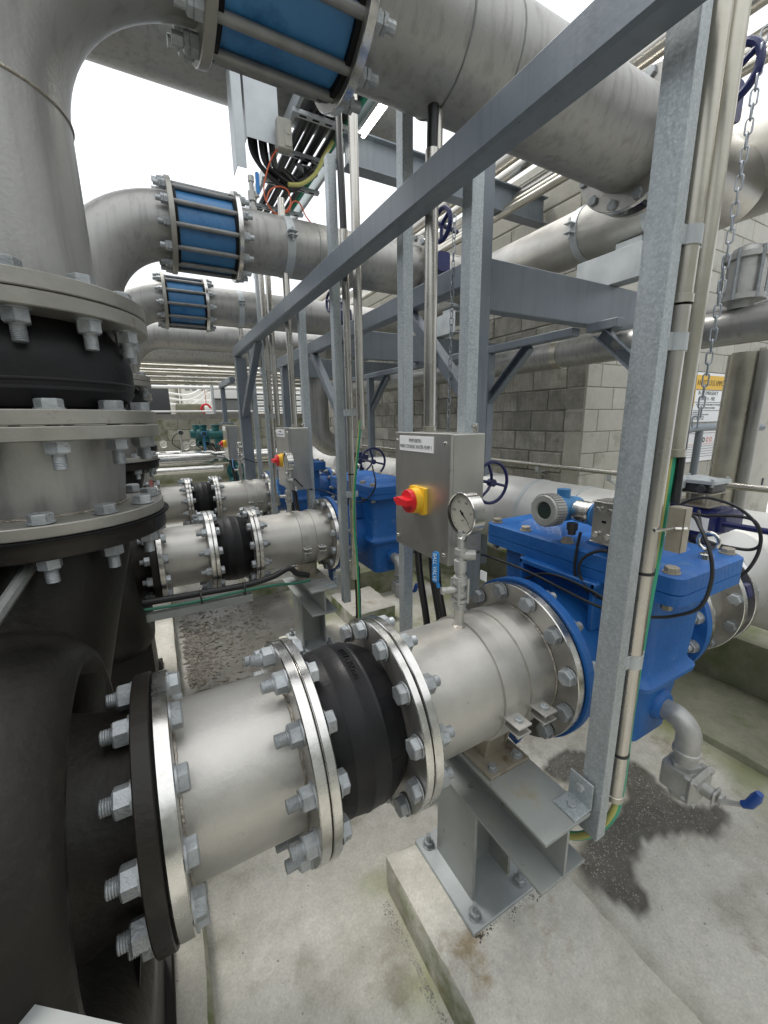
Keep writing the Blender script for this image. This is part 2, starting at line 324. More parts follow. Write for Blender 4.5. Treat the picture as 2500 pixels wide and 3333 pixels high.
def text(body, size, origin, right, upv, m, parent, depth=.0006, align='CENTER', sx=1, name='lettering'):
    cu = bpy.data.curves.new('t', 'FONT'); cu.body = body; cu.size = size; cu.align_x = align; cu.align_y = 'CENTER'; cu.extrude = depth/2; cu.resolution_u = 2
    to = bpy.data.objects.new('t', cu); COL.objects.link(to); bpy.context.view_layer.update()
    me = bpy.data.meshes.new_from_object(to.evaluated_get(bpy.context.evaluated_depsgraph_get())); bpy.data.objects.remove(to)
    r = V(right).normalized(); u = V(upv).normalized(); n = r.cross(u); off = absloc(parent); o_ = V(origin)
    for v in me.vertices: v.co = o_+r*(v.co.x*sx)+u*v.co.y+n*(v.co.z+depth/2)-off
    me.materials.clear(); me.materials.append(MT[m]); me.name = name
    o = bpy.data.objects.new(name, me); COL.objects.link(o); o.parent = parent; return o

# ---- shared bolt meshes (axis +X: head on the +X side, nut and thread on the -X side)
def hexprof(mb, o, d, r, h, ref=None, cham=.12):
    o = V(o); d = V(d).normalized()
    prof = [(0, r), (h*(1-cham), r), (h, r*.88)]
    mb.lathe(o, d, prof, 6, ref)
def bolt_mesh(grip, s=1.0, tail=.024, head=True, nut=True, seg=10):
    mb = MB(); rx = .0208*s
    if head and nut: mb.cyl((-grip/2-.01, 0, 0), (grip/2+.01, 0, 0), .0112*s, 8)
    if head:
        mb.lathe((grip/2, 0, 0), X, [(0, .023*s), (.003*s, .023*s)], 16)
        hexprof(mb, (grip/2+.003*s, 0, 0), X, rx, .0155*s, ref=(0, .9, .43))
    if nut:
        mb.lathe((-grip/2, 0, 0), -X, [(0, .0225*s), (.003*s, .0225*s)], 16)
        hexprof(mb, (-grip/2-.003*s, 0, 0), -X, rx, .021*s, ref=(0, .6, .8))
        t0 = .024*s; pr = [(t0, .0118*s)]; n = max(3, int(tail/.003))
        for k in range(n): pr += [(t0+tail*(k+.4)/n, .0118*s), (t0+tail*(k+.85)/n, .0109*s)]
        pr.append((t0+tail, .0095*s)); mb.lathe((-grip/2, 0, 0), -X, pr, seg)
    return mb
_proto = {}
def proto(key, fn, m):
    if key not in _proto:
        o = fn().build(key[0], m, None); o.location = (0, 0, 0)
        # rebuild around origin: undo the base offset
        mb = fn(); me = o.data
        for i, v in enumerate(me.vertices): v.co = V(mb.v[i])
        COL.objects.unlink(o); _proto[key] = o
    return _proto[key]
def bolts(parent, c, axis, pcd, n, grip, s=1.0, tail=.024, phase=None, head=True, nut=True, flip=False, m='bolt', name='bolt'):
    """ring of n bolts round axis through c; each a sub-part sharing one mesh"""
    p = proto((name, round(grip, 4), s, tail, head, nut, m), lambda: bolt_mesh(grip, s, tail, head, nut), m)
    axis = V(axis).normalized(); ph = (PI/n) if phase is None else phase
    q = X.rotation_difference(axis if not flip else -axis)
    u = Y if abs(axis.dot(X)) > .9 else X
    v = axis.cross(u)
    for k in range(n):
        a = 2*PI*k/n+ph; pos = V(c)+u*(pcd/2*math.cos(a))+v*(pcd/2*math.sin(a))
        rot = (q @ Matrix.Rotation(random.uniform(0, PI), 3, 'X').to_quaternion()).to_euler()
        b = put(None, p, parent, pos, rot)
        b.scale = (1, 1, 1)
def flange_prof(t0, t1, r, rb, ch=.002):
    return [(t0, rb), (t0, r-ch), (t0+ch, r), (t1-ch, r), (t1, r-ch), (t1, rb)]
def flange(name, o, d, t0, t1, r, rb, m, parent, seg=72):
    mb = MB(); mb.lathe(o, d, flange_prof(t0, t1, r, rb), seg, caps=False); mb.lathe(o, d, [(t0, rb), (t1, rb)], seg, caps=False)
    ob = mb.build(name, m, parent)
    if m == 'flangeface':      # turned rim shines, faces are duller
        ob.data.materials.append(MT['rim']); c0 = V(o)-absloc(parent); dd = V(d).normalized()
        for p in ob.data.polygons:
            q = p.center-c0; rad = (q-dd*q.dot(dd)).length
            if rad > r-.004: p.material_index = 1
    return ob

# ================================================================== SETTING: floor, plinths, walls
def lin(a, b, n): return [a+(b-a)*i/n for i in range(n+1)]
def inpoly(x, y, P):
    c = False; j = len(P)-1
    for i in range(len(P)):
        xi, yi = P[i]; xj, yj = P[j]
        if (yi > y) != (yj > y) and x < (xj-xi)*(y-yi)/(yj-yi)+xi: c = not c
        j = i
    return c
def dpoly(x, y, P):
    d = 9; j = len(P)-1
    for i in range(len(P)):
        ax, ay = P[j]; bx, by = P[i]; j = i
        t = max(0, min(1, ((x-ax)*(bx-ax)+(y-ay)*(by-ay))/((bx-ax)**2+(by-ay)**2+1e-9)))
        d = min(d, math.hypot(x-ax-t*(bx-ax), y-ay-t*(by-ay)))
    return -d if inpoly(x, y, P) else d
from mathutils import noise as mn
ST1 = [(1.337, 1.015), (1.462, 1.026), (1.532, 1.03), (1.61, .979), (1.62, .90), (1.478, .867), (1.384, .889), (1.352, .939)]
ST2 = [(1.709, .861), (1.739, .82), (1.723, .739), (1.71, .672), (1.69, .606), (1.818, .533), (1.788, .487), (1.752, .482), (1.713, .496), (1.665, .482), (1.565, .547), (1.427, .605), (1.399, .616), (1.373, .585), (1.30, .575), (1.267, .559), (1.248, .53), (1.23, .49), (1.201, .471), (1.168, .472), (1.142, .516), (1.109, .57), (1.101, .632), (1.116, .665), (1.149, .697), (1.202, .712), (1.307, .717), (1.368, .735), (1.433, .716), (1.477, .727), (1.54, .73), (1.60, .80)]
ST3 = [(-.03, 1.55), (.46, 1.65), (.70, 2.35), (.95, 2.8), (.80, 4.4), (-.03, 4.4)]
xs = lin(-9, -.2, 6)[:-1]+lin(-.2, 3.5, 150)[:-1]+lin(3.5, 14, 6)
ys = lin(-5, -.2, 5)[:-1]+lin(-.2, 1.4, 80)[:-1]+lin(1.4, 4.6, 80)[:-1]+lin(4.6, 9, 12)[:-1]+lin(9, 60, 6)
mb = MB(); nx = len(xs); att = []
for y in ys:
    for x in xs:
        mb.v.append((x, y, -1.54)); wv = [0, 0, 0]
        if -.2 < x < 3.5 and -.2 < y < 5:
            nn = mn.noise(V((x*9, y*9, 0)))*.016+mn.noise(V((x*26, y*26, 3)))*.010
            d = min(dpoly(x, y, ST1), dpoly(x, y, ST2))+nn
            if d < .008: wv[0] = min(1, (.008-d)/.014)*(1.0 if d > -.018 else .88); wv[2] = min(1, (.02-d)/.03)*.55
            d3 = dpoly(x, y, ST3)+nn*2
            if d3 < .05: k = min(1, (.05-d3)/.12); wv[0] = max(wv[0], k*.9); wv[2] = max(wv[2], k*(.9 if mn.noise(V((x*4, y*4, 9))) > -.1 else .3))
            if .985 < x < 1.12 and y < 1.0: wv[1] = max(wv[1], max(0, min(.6, (1.10-x)*5*(.5+mn.noise(V((x*9, y*9, 2)))))))
            if .36 < x < .52 and y < 1.0: wv[1] = max(wv[1], max(0, min(.75, (x-.38)*6*(.5+mn.noise(V((x*8, y*8, 4)))*1.3))))
            if x > 1.8: wv[1] = max(0, min(.8, (x-1.75)*.9+mn.noise(V((x*5, y*5, 1)))*.8)) if x > 1.8 else 0
            if .85 < x < 1.9 and y > 1.6: wv[1] = max(wv[1], max(0, min(.7, mn.noise(V((x*4, y*4, 5)))*.8+.25)))
        k4 = max(0, min(1, (wv[0]-.3)*1.5)) if wv[0] > 0 else 0
        if -.2 < x < 3.5 and -.2 < y < 5: k4 *= max(0, min(1, (-.01-d)/.03)) if d < .05 else .25
        att.append((*wv, k4))
for j in range(len(ys)-1):
    for i in range(nx-1): mb.f.append((j*nx+i, j*nx+i+1, (j+1)*nx+i+1, (j+1)*nx+i))
floor = struct('floor', mb, 'concrete')
ca = floor.data.color_attributes.new('wet', 'FLOAT_COLOR', 'POINT')
for i, wv in enumerate(att): ca.data[i].color = wv

def rough_block(mb, a, b, n=14, amp=.004, ch=.012):
    """concrete block with subdivided, slightly worn edges (no bottom)"""
    lo = V([min(a[i], b[i]) for i in range(3)]); hi = V([max(a[i], b[i]) for i in range(3)])
    def grid(o, u, v, nu, nv):
        base = len(mb.v)
        for j in range(nv+1):
            for i in range(nu+1):
                p = o+u*(i/nu)+v*(j/nv); q = V(p)
                nn = V([mn.noise(p*7+V((k*9, 0, 0)))+.6*mn.noise(p*31+V((k*5, 0, 0))) for k in range(3)])
                # worn arrises: vertices near an edge sink toward the middle
                e = sum(1 for k in range(3) if min(abs(p[k]-lo[k]), abs(p[k]-hi[k])) < 1e-5 and not (k == 2 and abs(p[k]-lo[k]) < 1e-5))
                c = (lo+hi)/2
                if e >= 2: q += (V([0 if min(abs(p[k]-lo[k]), abs(p[k]-hi[k])) > 1e-5 else (c[k] > p[k])-(c[k] < p[k]) for k in range(3)]))*ch*(.55+.8*abs(nn.x))
                if p.z > lo.z+1e-5: q += nn*amp
                mb.v.append(q)
        for j in range(nv):
            for i in range(nu): k = base+j*(nu+1)+i; mb.f.append((k, k+1, k+nu+2, k+nu+1))
    s = hi-lo; N = lambda d: max(2, min(90, int(d/.03)))
    nx_, ny_, nz_ = N(s.x), N(s.y), N(s.z)
    grid(V((lo.x, lo.y, hi.z)), V((s.x, 0, 0)), V((0, s.y, 0)), nx_, ny_)
    grid(lo, V((s.x, 0, 0)), V((0, 0, s.z)), nx_, nz_); grid(V((lo.x, hi.y, lo.z)), V((s.x, 0, 0)), V((0, 0, s.z)), nx_, nz_)
    grid(lo, V((0, s.y, 0)), V((0, 0, s.z)), ny_, nz_); grid(V((hi.x, lo.y, lo.z)), V((0, s.y, 0)), V((0, 0, s.z)), ny_, nz_)
mb = MB(); rough_block(mb, (-1.6, -1.0, -1.545), (-.045, 6.2, -1.43)); tag(struct('pump_plinth', mb, 'plinth', 60))
for k, (y0, y1) in enumerate(((-.35, .955), (1.95, 2.56), (3.55, 4.16))):
    mb = MB(); rough_block(mb, (.50 if k == 0 else .56, y0, -1.545), (.99, y1, -1.42)); o = mb.build('concrete_plinth', 'plinth', None, 60)
    tag(o, ['long pale concrete plinth under the nearest grey pipe support, greenish on its side', 'concrete plinth under the pipe support of the middle pump line', 'concrete plinth under the pipe support of the farthest pump line'][k], 'plinth', 'concrete plinths under the pipe supports')
mb = MB(); rough_block(mb, (2.72, -1.5, -1.545), (3.38, 8, -1.22)); tag(mb.build('raised_concrete_kerb', 'mossy', None, 60), 'long mossy concrete bench running along behind the blue strainers', 'kerb')
mb = MB(); rough_block(mb, (2.15, -1.5, -1.545), (2.70, 8, -1.50), ch=.006); tag(struct('mossy_strip', mb, 'mossy', 60))
mb = MB(); rough_block(mb, (1.38, 1.45, -1.545), (1.80, 1.80, -1.30)); tag(mb.build('concrete_plinth', 'mossy', None, 60), 'low mossy concrete block under the grey column behind the nearest control box', 'plinth')
mb = MB(); rough_block(mb, (1.12, 2.56, -1.545), (1.50, 3.02, -1.42)); tag(mb.build('concrete_plinth', 'plinth', None, 60), 'small concrete plinth with green sides beyond the foot of the second strut', 'plinth')
mb = MB(); rough_block(mb, (1.38, 3.05, -1.545), (1.80, 3.40, -1.30)); tag(mb.build('concrete_plinth', 'mossy', None, 60), 'low mossy concrete block under the grey column of the middle bay', 'plinth')

mb = MB(); mb.box((-3.1, -4.2, -1.54), (-2.9, 5.6, 1.7), .01); tag(mb.build('light_blocking_wall', 'darkgrey'), 'dark wall added out of view on the left to cut down the light', 'wall')  # unseen wall, added to darken the pipe stack on the left
mb = MB(); mb.box((-3.1, -4.4, -1.54), (7.5, -4.2, 2.6), .01); tag(mb.build('light_blocking_wall', 'support'), 'grey wall added out of view behind the viewer to cut down the light', 'wall')  # second unseen wall, added to hold back sky light from the rear
# ---- block walls: every block is an object
def block_wall(name, label, origin, du, length, height, m, bw=.4, bh=.2, depth=.19, joint=.010, stop=None, cat='wall', mort='mortar', uneven=.006, n=None):
    """wall in the plane origin + a*du + b*Z; n = outward normal"""
    du = V(du); n = V(n); root = thing(name, label, cat, origin)
    L = length; o = V(origin)
    core = MB(); M4 = Matrix((du, Z, n)).transposed().to_4x4(); M4.translation = o
    core.box((0, 0, -depth), (L, height, -.012), 0, M4); core.build('mortar_bed', mort, root)
    protos = {}; rows = int(round(height/bh))
    for r in range(rows):
        off = (bw/2 if r % 2 else 0); a = -off
        while a < L-1e-4:
            x0 = max(0, a); x1 = min(L, a+bw); a += bw
            if x1-x0 < .03: continue
            key = round(x1-x0, 3)
            if key not in protos:
                b = MB(); b.box((joint/2, joint/2, -.08), (key-joint/2, bh-joint/2, 0), .006)
                b2 = MB(); b2.v = [(v[0]*du.x+v[2]*n.x, v[0]*du.y+v[2]*n.y, v[1]) for v in b.v]; b2.f = b.f
                ob = b2.build('block', m, root); me = ob.data
                for i, v in enumerate(me.vertices): v.co = V(b2.v[i])
                bpy.data.objects.remove(ob); protos[key] = me
            ob = bpy.data.objects.new('block', protos[key]); COL.objects.link(ob); ob.parent = root
            ob.location = du*x0+Z*(r*bh)+n*random.uniform(-uneven, uneven)
    return root
block_wall('block_wall', 'grey unpainted concrete block wall running behind the pipes on the right', (3.42, 2.46, -1.54), Y, 6.6, 2.6, 'block', n=-X)
block_wall('upper_wall', 'cream painted blocks above the grey courses of the right wall', (3.42, 2.46, 1.06), Y, 6.6, .8, 'cream', n=-X, mort='cream', joint=.004, uneven=.001)
block_wall('rear_block_wall', 'low damp concrete block wall across the far end of the pump row', (-2.6, 9.06, -1.54), X, 5.98, 1.7, 'mossblock', n=-Y, bw=.8*.5)
# the building on the right: painted blockwork returning from the corner
block_wall('painted_wall', 'cream painted block wall past the corner, beside the warning signs', (3.42, 2.45, -1.54), X, 4.4, 4.2, 'cream', n=-Y, mort='cream', joint=.0035, uneven=.001)
mb = MB(); mb.box((3.425, 2.46, 1.87), (3.6, 9.05, 2.3), .01); tag(mb.build('cream_wall_top', 'cream'), 'cream painted band above the grey block wall on the right', 'wall')

# ================================================================== ONE PUMP LINE (axis y=YC, z=ZC), then two copies
YC, ZC = .787, -.706
O = V((0, YC, ZC)); RP = .162; RF = .2275
def ring_on_pipe(mb, x0, x1, r, dr, c=O, d=X, seg=64): mb.lathe(V(c)+V(d)*x0, d, [(0, r), (.001, r+dr), (x1-x0-.001, r+dr), (x1-x0, r)], seg, caps=False)

# --- pump
def make_pump(label):
    t = thing('cooling_water_pump', label, 'pump', (-.35, YC, -1.43), 'black cooling water pumps')
    mb = MB(); mb.lathe(O, X, [(-.64, .14), (-.62, .30), (-.52, .35), (-.38, .372), (-.27, .366), (-.205, .345), (-.176, .318), (-.163, .302), (-.162, .290), (-.172, .281), (-.208, .266), (-.232, .244), (-.236, .218), (-.215, .196), (-.17, .182), (-.125, .176), (-.098, .182)], 96, caps=False)
    for i, v in enumerate(mb.v):
        ry, rz = v[1]-YC, v[2]-ZC; r_ = math.hypot(ry, rz)
        if r_ > .286 or (r_ > .28 and v[0] > -.2): k = 1+(.42*max(0, -rz/r_*.75-ry/r_*.12))*min(1, (r_-.28)/.05); w_ = max(0, -rz/r_)**.8*min(1, (r_-.28)/.03)*max(0, 1-abs(v[0]+.17)/.16); mb.v[i] = (v[0]+.05*w_, YC+ry*k, ZC+rz*k)
    mb.build('casing', 'cast', t, 50)
    # tangential discharge throat sweeping up to the riser
    secs = []
    mbn = MB(); N = 40; vs = []
    for i in range(15):
        f = i/14; z = -.78+f*(.53); yy = 1.03+(.146)*(f**.7); xx = -.36+.122*(f**1.2); ry = .22-.055*f; rx = .16+.005*f
        vs.append([(xx+rx*math.cos(2*PI*k/N), yy+ry*math.sin(2*PI*k/N), z) for k in range(N)])
    for ring in vs: mbn.v += ring
    for i in range(14):
        for k in range(N): k2 = (k+1) % N; mbn.f.append((i*N+k, i*N+k2, (i+1)*N+k2, (i+1)*N+k))
    mbn.build('discharge_throat', 'cast', t, 60)
    rb = MB(); rb.prism([(0, 0), (.19, .25), (.19, .30), (0, .34)], (-.34, 1.02, -.60), Y*1.0, Z, (.02, 0, 0)); rb.build('casing_rib', 'cast', t)
    flange('suction_flange', O, X, -.096, -.067, .2325, .14, 'cast', t)
    D = V((-.238, 1.176, 0)); flange('discharge_flange', D, Z, -.25, -.212, .236, .14, 'cast', t)
    gk = MB(); gk.lathe(O, X, [(-.067, .13), (-.067, .222), (-.0645, .222), (-.0645, .13)], 64, caps=False); gk.build('gasket', 'gasket', t); gk = MB(); gk.lathe(D, Z, [(-.212, .13), (-.212, .246), (-.2085, .246), (-.2085, .13)], 64, caps=False); gk.build('gasket', 'gasket', t)
    # flat strut from the discharge flange down to the casing with a fixing
    s = MB(); a = V((-.245, 1.00, -.27)); b = V((-.305, .80, -.365)); s.tube([a, b], .012, 8); s.build('strut', 'tie', t)
    lg = MB(); lg.cyl((-.305, .80, -.375), (-.305, .80, -.352), .03, 20); lg.cyl((-.305, .79, -.352), (-.305, .785, -.345), .011, 6); lg.build('strut_lug', 'tie', t)
    fo = MB()
    fo.prism([(-.19, 0), (.21, 0), (.15, .42), (-.13, .42)], (-.50, YC, -1.42), Y, Z, (.355, 0, 0))
    fo.box((-.56, YC-.24, -1.432), (-.125, YC+.24, -1.40), .005); fo.build('pump_foot', 'cast', t)
    # motor end frame behind the casing
    mo = MB(); mo.lathe(O, X, [(-1.35, .17), (-1.30, .21), (-.85, .21), (-.80, .17), (-.64, .13)], 40); mo.build('bearing_frame', 'cast', t, 50)
    return t
pump1 = make_pump('black cast pump nearest the camera, at the lower left edge of the picture')

# --- stainless spool from the pump to the rubber joint
def weldring(c, d, x, r, parent, name='weld', m=None):
    mb = MB(); c = V(c); d = V(d).normalized(); u = d.orthogonal().normalized(); v = d.cross(u); n = 90; pts = []
    for k in range(n):
        a = 2*PI*k/n; rr = r+.0010+.0004*math.sin(a*n/2.3*1.0+random.random()); pts.append(c+d*(x+.0005*math.sin(k*2.1))+(u*math.cos(a)+v*math.sin(a))*rr)
    mb.tube(pts, .0032, 6, closed=True); mb.build(name, 'weld' if m is None else m, parent)
def make_spool(label):
    t = thing('pipe_spool', label, 'pipe spool', (.065, YC, ZC), 'flanged spools at the pumps')
    mb = MB(); mb.lathe(O, X, [(-.045, RP), (.18, RP)], 96, caps=False); mb.build('pipe', 'pipe', t)
    f1 = flange('flange', O, X, -.064, -.038, RF, .14, 'flangeface', t); f2 = flange('flange', O, X, .171, .193, RF, .14, 'flangeface', t)
    weldring(O, X, -.036, RP, t); weldring(O, X, .169, RP, t)
    bolts(f1, O+X*-.067, X, .406, 12, .058, 1.12, .018)
    bolts(f2, O+X*.1935, X, .406, 12, .045, 1.06, .024, flip=False)
    return t
spool1 = make_spool('short stainless spool with polished flange rims beside the nearest black pump')
# --- rubber expansion joint
def make_rubber(label):
    t = thing('rubber_expansion_joint', label, 'expansion joint', (.305, YC, ZC), 'black rubber expansion joints')
    pr = [(.21, .155), (.220, .166), (.24, .174), (.262, .179), (.264, .1803), (.268, .1803), (.270, .1797), (.30, .1832), (.302, .1844), (.306, .1844), (.308, .1836), (.335, .1815), (.337, .1824), (.341, .1824), (.343, .1808), (.365, .174), (.38, .166), (.397, .155)]
    mb = MB(); mb.lathe(O, X, pr, 120, caps=False); mb.build('rubber_bellows', 'rubber', t, 25)
    rib = MB()
    for k in range(9):     # short raised mould marks along the joint
        a = R(40*k+112); u = Y*math.cos(a)+Z*math.sin(a); ta = X*.0006
        rib.tube([O+X*.232+u*.1708, O+X*.262+u*.1790], .0009, 5)
        a += R(20); u = Y*math.cos(a)+Z*math.sin(a); rib.tube([O+X*.343+u*.1808, O+X*.366+u*.1738], .0009, 5)
    rib.build('mould_mark', 'rubber', t)
    flange('backing_flange', O, X, .1955, .2145, RF, .15, 'flangeface', t); flange('backing_flange', O, X, .397, .4155, RF, .15, 'flangeface', t)
    return t
rub1 = make_rubber('black rubber expansion joint nearest the camera with raised 300mm lettering')
# raised lettering on the near joint only (added after copies)
# --- gauge pipe
def make_gaugepipe(label):
    t = thing('gauge_pipe', label, 'pipe spool', (.65, YC, ZC), 'clamped pipes into the strainers')
    mb = MB(); mb.lathe(O, X, [(.44, RP), (.862, RP)], 96, caps=False); mb.build('pipe', 'pipe', t)
    f3 = flange('flange', O, X, .4185, .440, RF, .14, 'flangeface', t); f4 = flange('flange', O, X, .862, .887, RF, .14, 'flangeface', t)
    weldring(O, X, .442, RP, t); weldring(O, X, .859, RP, t)
    bolts(f3, O+X*.417, X, .406, 12, .045, 1.06, .017, flip=True)
    bolts(f4, O+X*.8875, X, .406, 12, .058, 1.06, .02, flip=True)
    for x0, x1 in ((.672, .712), (.762, .802)):
        b = MB(); ring_on_pipe(b, x0, x1, RP+.0004, .0055); bo = b.build('clamp_band', 'pipe', t)
        # side lugs, front and back
        for sgn in (-1, 1):
            for dz in (0, -.022):
                l = MB(); xm = (x0+x1)/2
                y0 = YC+sgn*(RP-.002); l.box((x0-.002, min(y0, y0+sgn*.052), ZC-.02+dz), (x1+.002, max(y0, y0+sgn*.052), ZC-.0145+dz), .001); l.build('clamp_lug', 'pipe', bo)
            h = MB(); hexprof(h, (xm, YC+sgn*(RP+.028), ZC-.0145), Z, .0105, .008); h.cyl((xm, YC+sgn*(RP+.028), ZC-.065), (xm, YC+sgn*(RP+.028), ZC-.004), .0048, 10); h.build('clamp_bolt', 'bolt', bo)
    # threaded socket
    s = MB(); s.cyl((.655, YC, ZC+RP-.01), (.655, YC, ZC+RP+.05), .0135, 20); s.build('socket', 'pipe', t)
    w_ = MB(); w_.lathe((.655, YC, ZC+RP), Z, [(-.004, .021), (.003, .0165), (.006, .0136)], 20, caps=False); w_.build('weld', 'weld', t)
    return t
gp1 = make_gaugepipe('clamped stainless pipe with gauge socket leading into the nearest blue strainer')
# --- shoe + support
def make_support(label):
    t = thing('pipe_support', label, 'pipe support', (.735, YC, -1.42), 'grey pipe supports')
    x0, x1 = .66, .818
    y0, y1 = .47, 1.12
    b = MB(); b.box((x0, y0, -.951), (x1, y1, -.941), .0015); b.box((x0, y0, -1.094), (x1, y1, -1.084), .0015); b.box((.735, y0, -1.084), (.743, y1, -.951)); b.build('cross_beam', 'support', t)
    c = MB()     # H column, flanges facing +-x
    c.box((.662, .70, -1.41), (.672, .875, -1.094)); c.box((.806, .70, -1.41), (.816, .875, -1.094)); c.box((.672, .783, -1.41), (.806, .791, -1.094)); c.build('column', 'support', t)
    p = MB(); p.box((.612, .635, -1.421), (.858, .935, -1.407), .002); bp = p.build('base_plate', 'galvplain', t)
    for px, py in ((.645, .668), (.825, .668), (.645, .90), (.825, .90)):
        a = MB(); a.lathe((px, py, -1.407), Z, [(0, .021), (.003, .021)], 16); hexprof(a, (px, py, -1.404), Z, .0165, .014); a.cyl((px, py, -1.39), (px, py, -1.366), .0075, 10); a.build('anchor_bolt', 'bolt', bp)
    # saddle shoe
    sh = MB(); sh.box((.668, .655, -.9405), (.812, .92, -.930), .001)
    pts = []; 
    for k in range(13):
        a = R(-125+70*k/12); pts.append(((RP+.001)*math.cos(a), (RP+.001)*math.sin(a)))
    sh.prism(pts+[(.07, -.224), (-.07, -.224)], (.700, YC, ZC), Y, Z, (.008, 0, 0)); sh.prism(pts+[(.07, -.224), (-.07, -.224)], (.772, YC, ZC), Y, Z, (.008, 0, 0))
    sh.box((.700, YC-.074, -.930), (.780, YC-.067, ZC-RP*.93), .0); sh.box((.700, YC+.067, -.930), (.780, YC+.074, ZC-RP*.93), .0)
    so = sh.build('saddle_shoe', 'shoe', t)
    for px, py in ((.694, .678), (.786, .678), (.694, .897), (.786, .897)):
        a = MB(); a.lathe((px, py, -.930), Z, [(0, .0155), (.002, .0155)], 16); hexprof(a, (px, py, -.928), Z, .0125, .009, ref=(1, .3, 0)); a.build('shoe_bolt', 'bolt', so)
    an = MB(); an.box((.762, .472, -.9405), (.822, .535, -.9355), .001); an.box((.8195, .472, -.9405), (.8245, .535, -.868), .001); ao = an.build('angle_bracket', 'galv', t)
    a = MB(); hexprof(a, (.79, .503, -.9355), Z, .011, .008); a.build('bracket_bolt', 'bolt', ao); a = MB(); hexprof(a, (.8195, .503, -.895), -X, .011, .008); a.build('bracket_bolt', 'bolt', ao)
    return t
sup1 = make_support('grey steel pipe support with stained saddle shoe, nearest the camera')

# --- blue strainer
def rrect(x0, x1, y0, y1, r, n=5):
    P_ = []
    for cx, cy, a0 in ((x1-r, y1-r, 0), (x0+r, y1-r, 90), (x0+r, y0+r, 180), (x1-r, y0+r, 270)):
        for k in range(n+1): a = R(a0+90*k/n); P_.append((cx+r*math.cos(a), cy+r*math.sin(a)))
    return P_
def loft(mb, rings, caps=True):
    n = len(rings[0]); b = len(mb.v)
    for r_ in rings: mb.v += r_
    for i in range(len(rings)-1):
        for k in range(n): k2 = (k+1) % n; mb.f.append((b+i*n+k, b+i*n+k2, b+(i+1)*n+k2, b+(i+1)*n+k))
    if caps: mb.f.append(tuple(b+k for k in range(n-1, -1, -1))); m_ = (len(rings)-1)*n; mb.f.append(tuple(b+m_+k for k in range(n)))
def make_strainer(label):
    t = thing('water_strainer', label, 'strainer', (1.22, YC, -1.0), 'blue basket strainers')
    def ring(z, e, r=.035): return [(x, y, z) for x, y in rrect(1.08-e, 1.345+e, .515-e, 1.06+e, r)]
    mb = MB(); loft(mb, [ring(-.955, -.055), ring(-.945, -.035), ring(-.765, -.022), ring(-.75, -.015), ring(-.742, .006), ring(-.728, .008), ring(-.715, -.004), ring(-.70, -.010), ring(-.50, 0), ring(-.458, 0)])
    mb.lathe(O, X, [(.905, .165), (1.12, .165)], 48, caps=False); mb.lathe(O, X, [(1.32, .15), (1.52, .15)], 48, caps=False)
    for y in (YC-.13, YC+.13): mb.box((1.02, y-.008, -.60), (1.09, y+.008, -.455), .004)
    mb.box((1.02, YC-.14, -.475), (1.09, YC+.14, -.456), .004)
    # boss for the drain and foot below the inlet flange
    mb.lathe((1.23, .575, -.845), -Y, [(0, .055), (.035, .048), (.05, .040)], 28); mb.prism([(-.10, -.14), (.10, -.14), (.05, -.32), (-.0, -.33)], (.905, YC, ZC), Y, Z, (.012, 0, 0))
    mb.build('body', 'blue', t, 40)
    fb = flange('inlet_flange', O, X, .8905, .918, .236, .14, 'blue', t); fo_ = flange('outlet_flange', O, X, 1.50, 1.53, .2325, .14, 'blue', t)
    gk = MB(); gk.lathe(O, X, [(.887, .13), (.887, .2265), (.8905, .2265), (.8905, .13)], 64, caps=False); gk.build('gasket', 'gasket', t)
    l = MB()
    def lr(z, e, r=.03): return [(x, y, z) for x, y in rrect(1.045-e, 1.385+e, .453-e, 1.120+e, r)]
    loft(l, [lr(-.458, -.006), lr(-.455, 0), lr(-.427, 0), lr(-.4255, -.003)]); loft(l, [lr(-.4252, -.003), lr(-.4235, 0), lr(-.383, 0), lr(-.378, -.006)])
    # raised humps cast on the lid
    for yy in (.66, .93):
        def hr(z, e): return [(x, y, z) for x, y in rrect(1.11+e, 1.32-e, yy-.105+e*1.2, yy+.105-e*1.2, .02)]
        loft(l, [hr(-.380, 0), hr(-.362, .012), hr(-.349, .030), hr(-.345, .05)])
    lid = l.build('lid', 'blue', t, 40)
    for bx in (1.072, 1.358):
        for by in (.49, .625, .787, .95, 1.085):
            a = MB(); a.lathe((bx, by, -.378), Z, [(0, .020), (.003, .020)], 18); hexprof(a, (bx, by, -.375), Z, .0165, .013, ref=(random.random(), random.random()+.2, 0)); a.cyl((bx, by, -.475), (bx, by, -.37), .009, 6); a.cyl((bx, by, -.475), (bx, by, -.458), .013, 6); a.build('lid_bolt', 'shoe', lid)
    for ex, ey in ((1.24, 1.05), (1.26, .50)):
        e = MB(); e.lathe((ex, ey, -.378), Z, [(0, .018), (.012, .016), (.016, .010)], 18); e.tube(arc((ex, ey, -.330), Y, Z, .024, 0, 360, 24)[:-1], .0048, 8, closed=True); e.build('lifting_eye', 'polished', lid)
    return t
str1 = make_strainer('large blue cast strainer with a flat bolted lid, nearest the camera on the right')

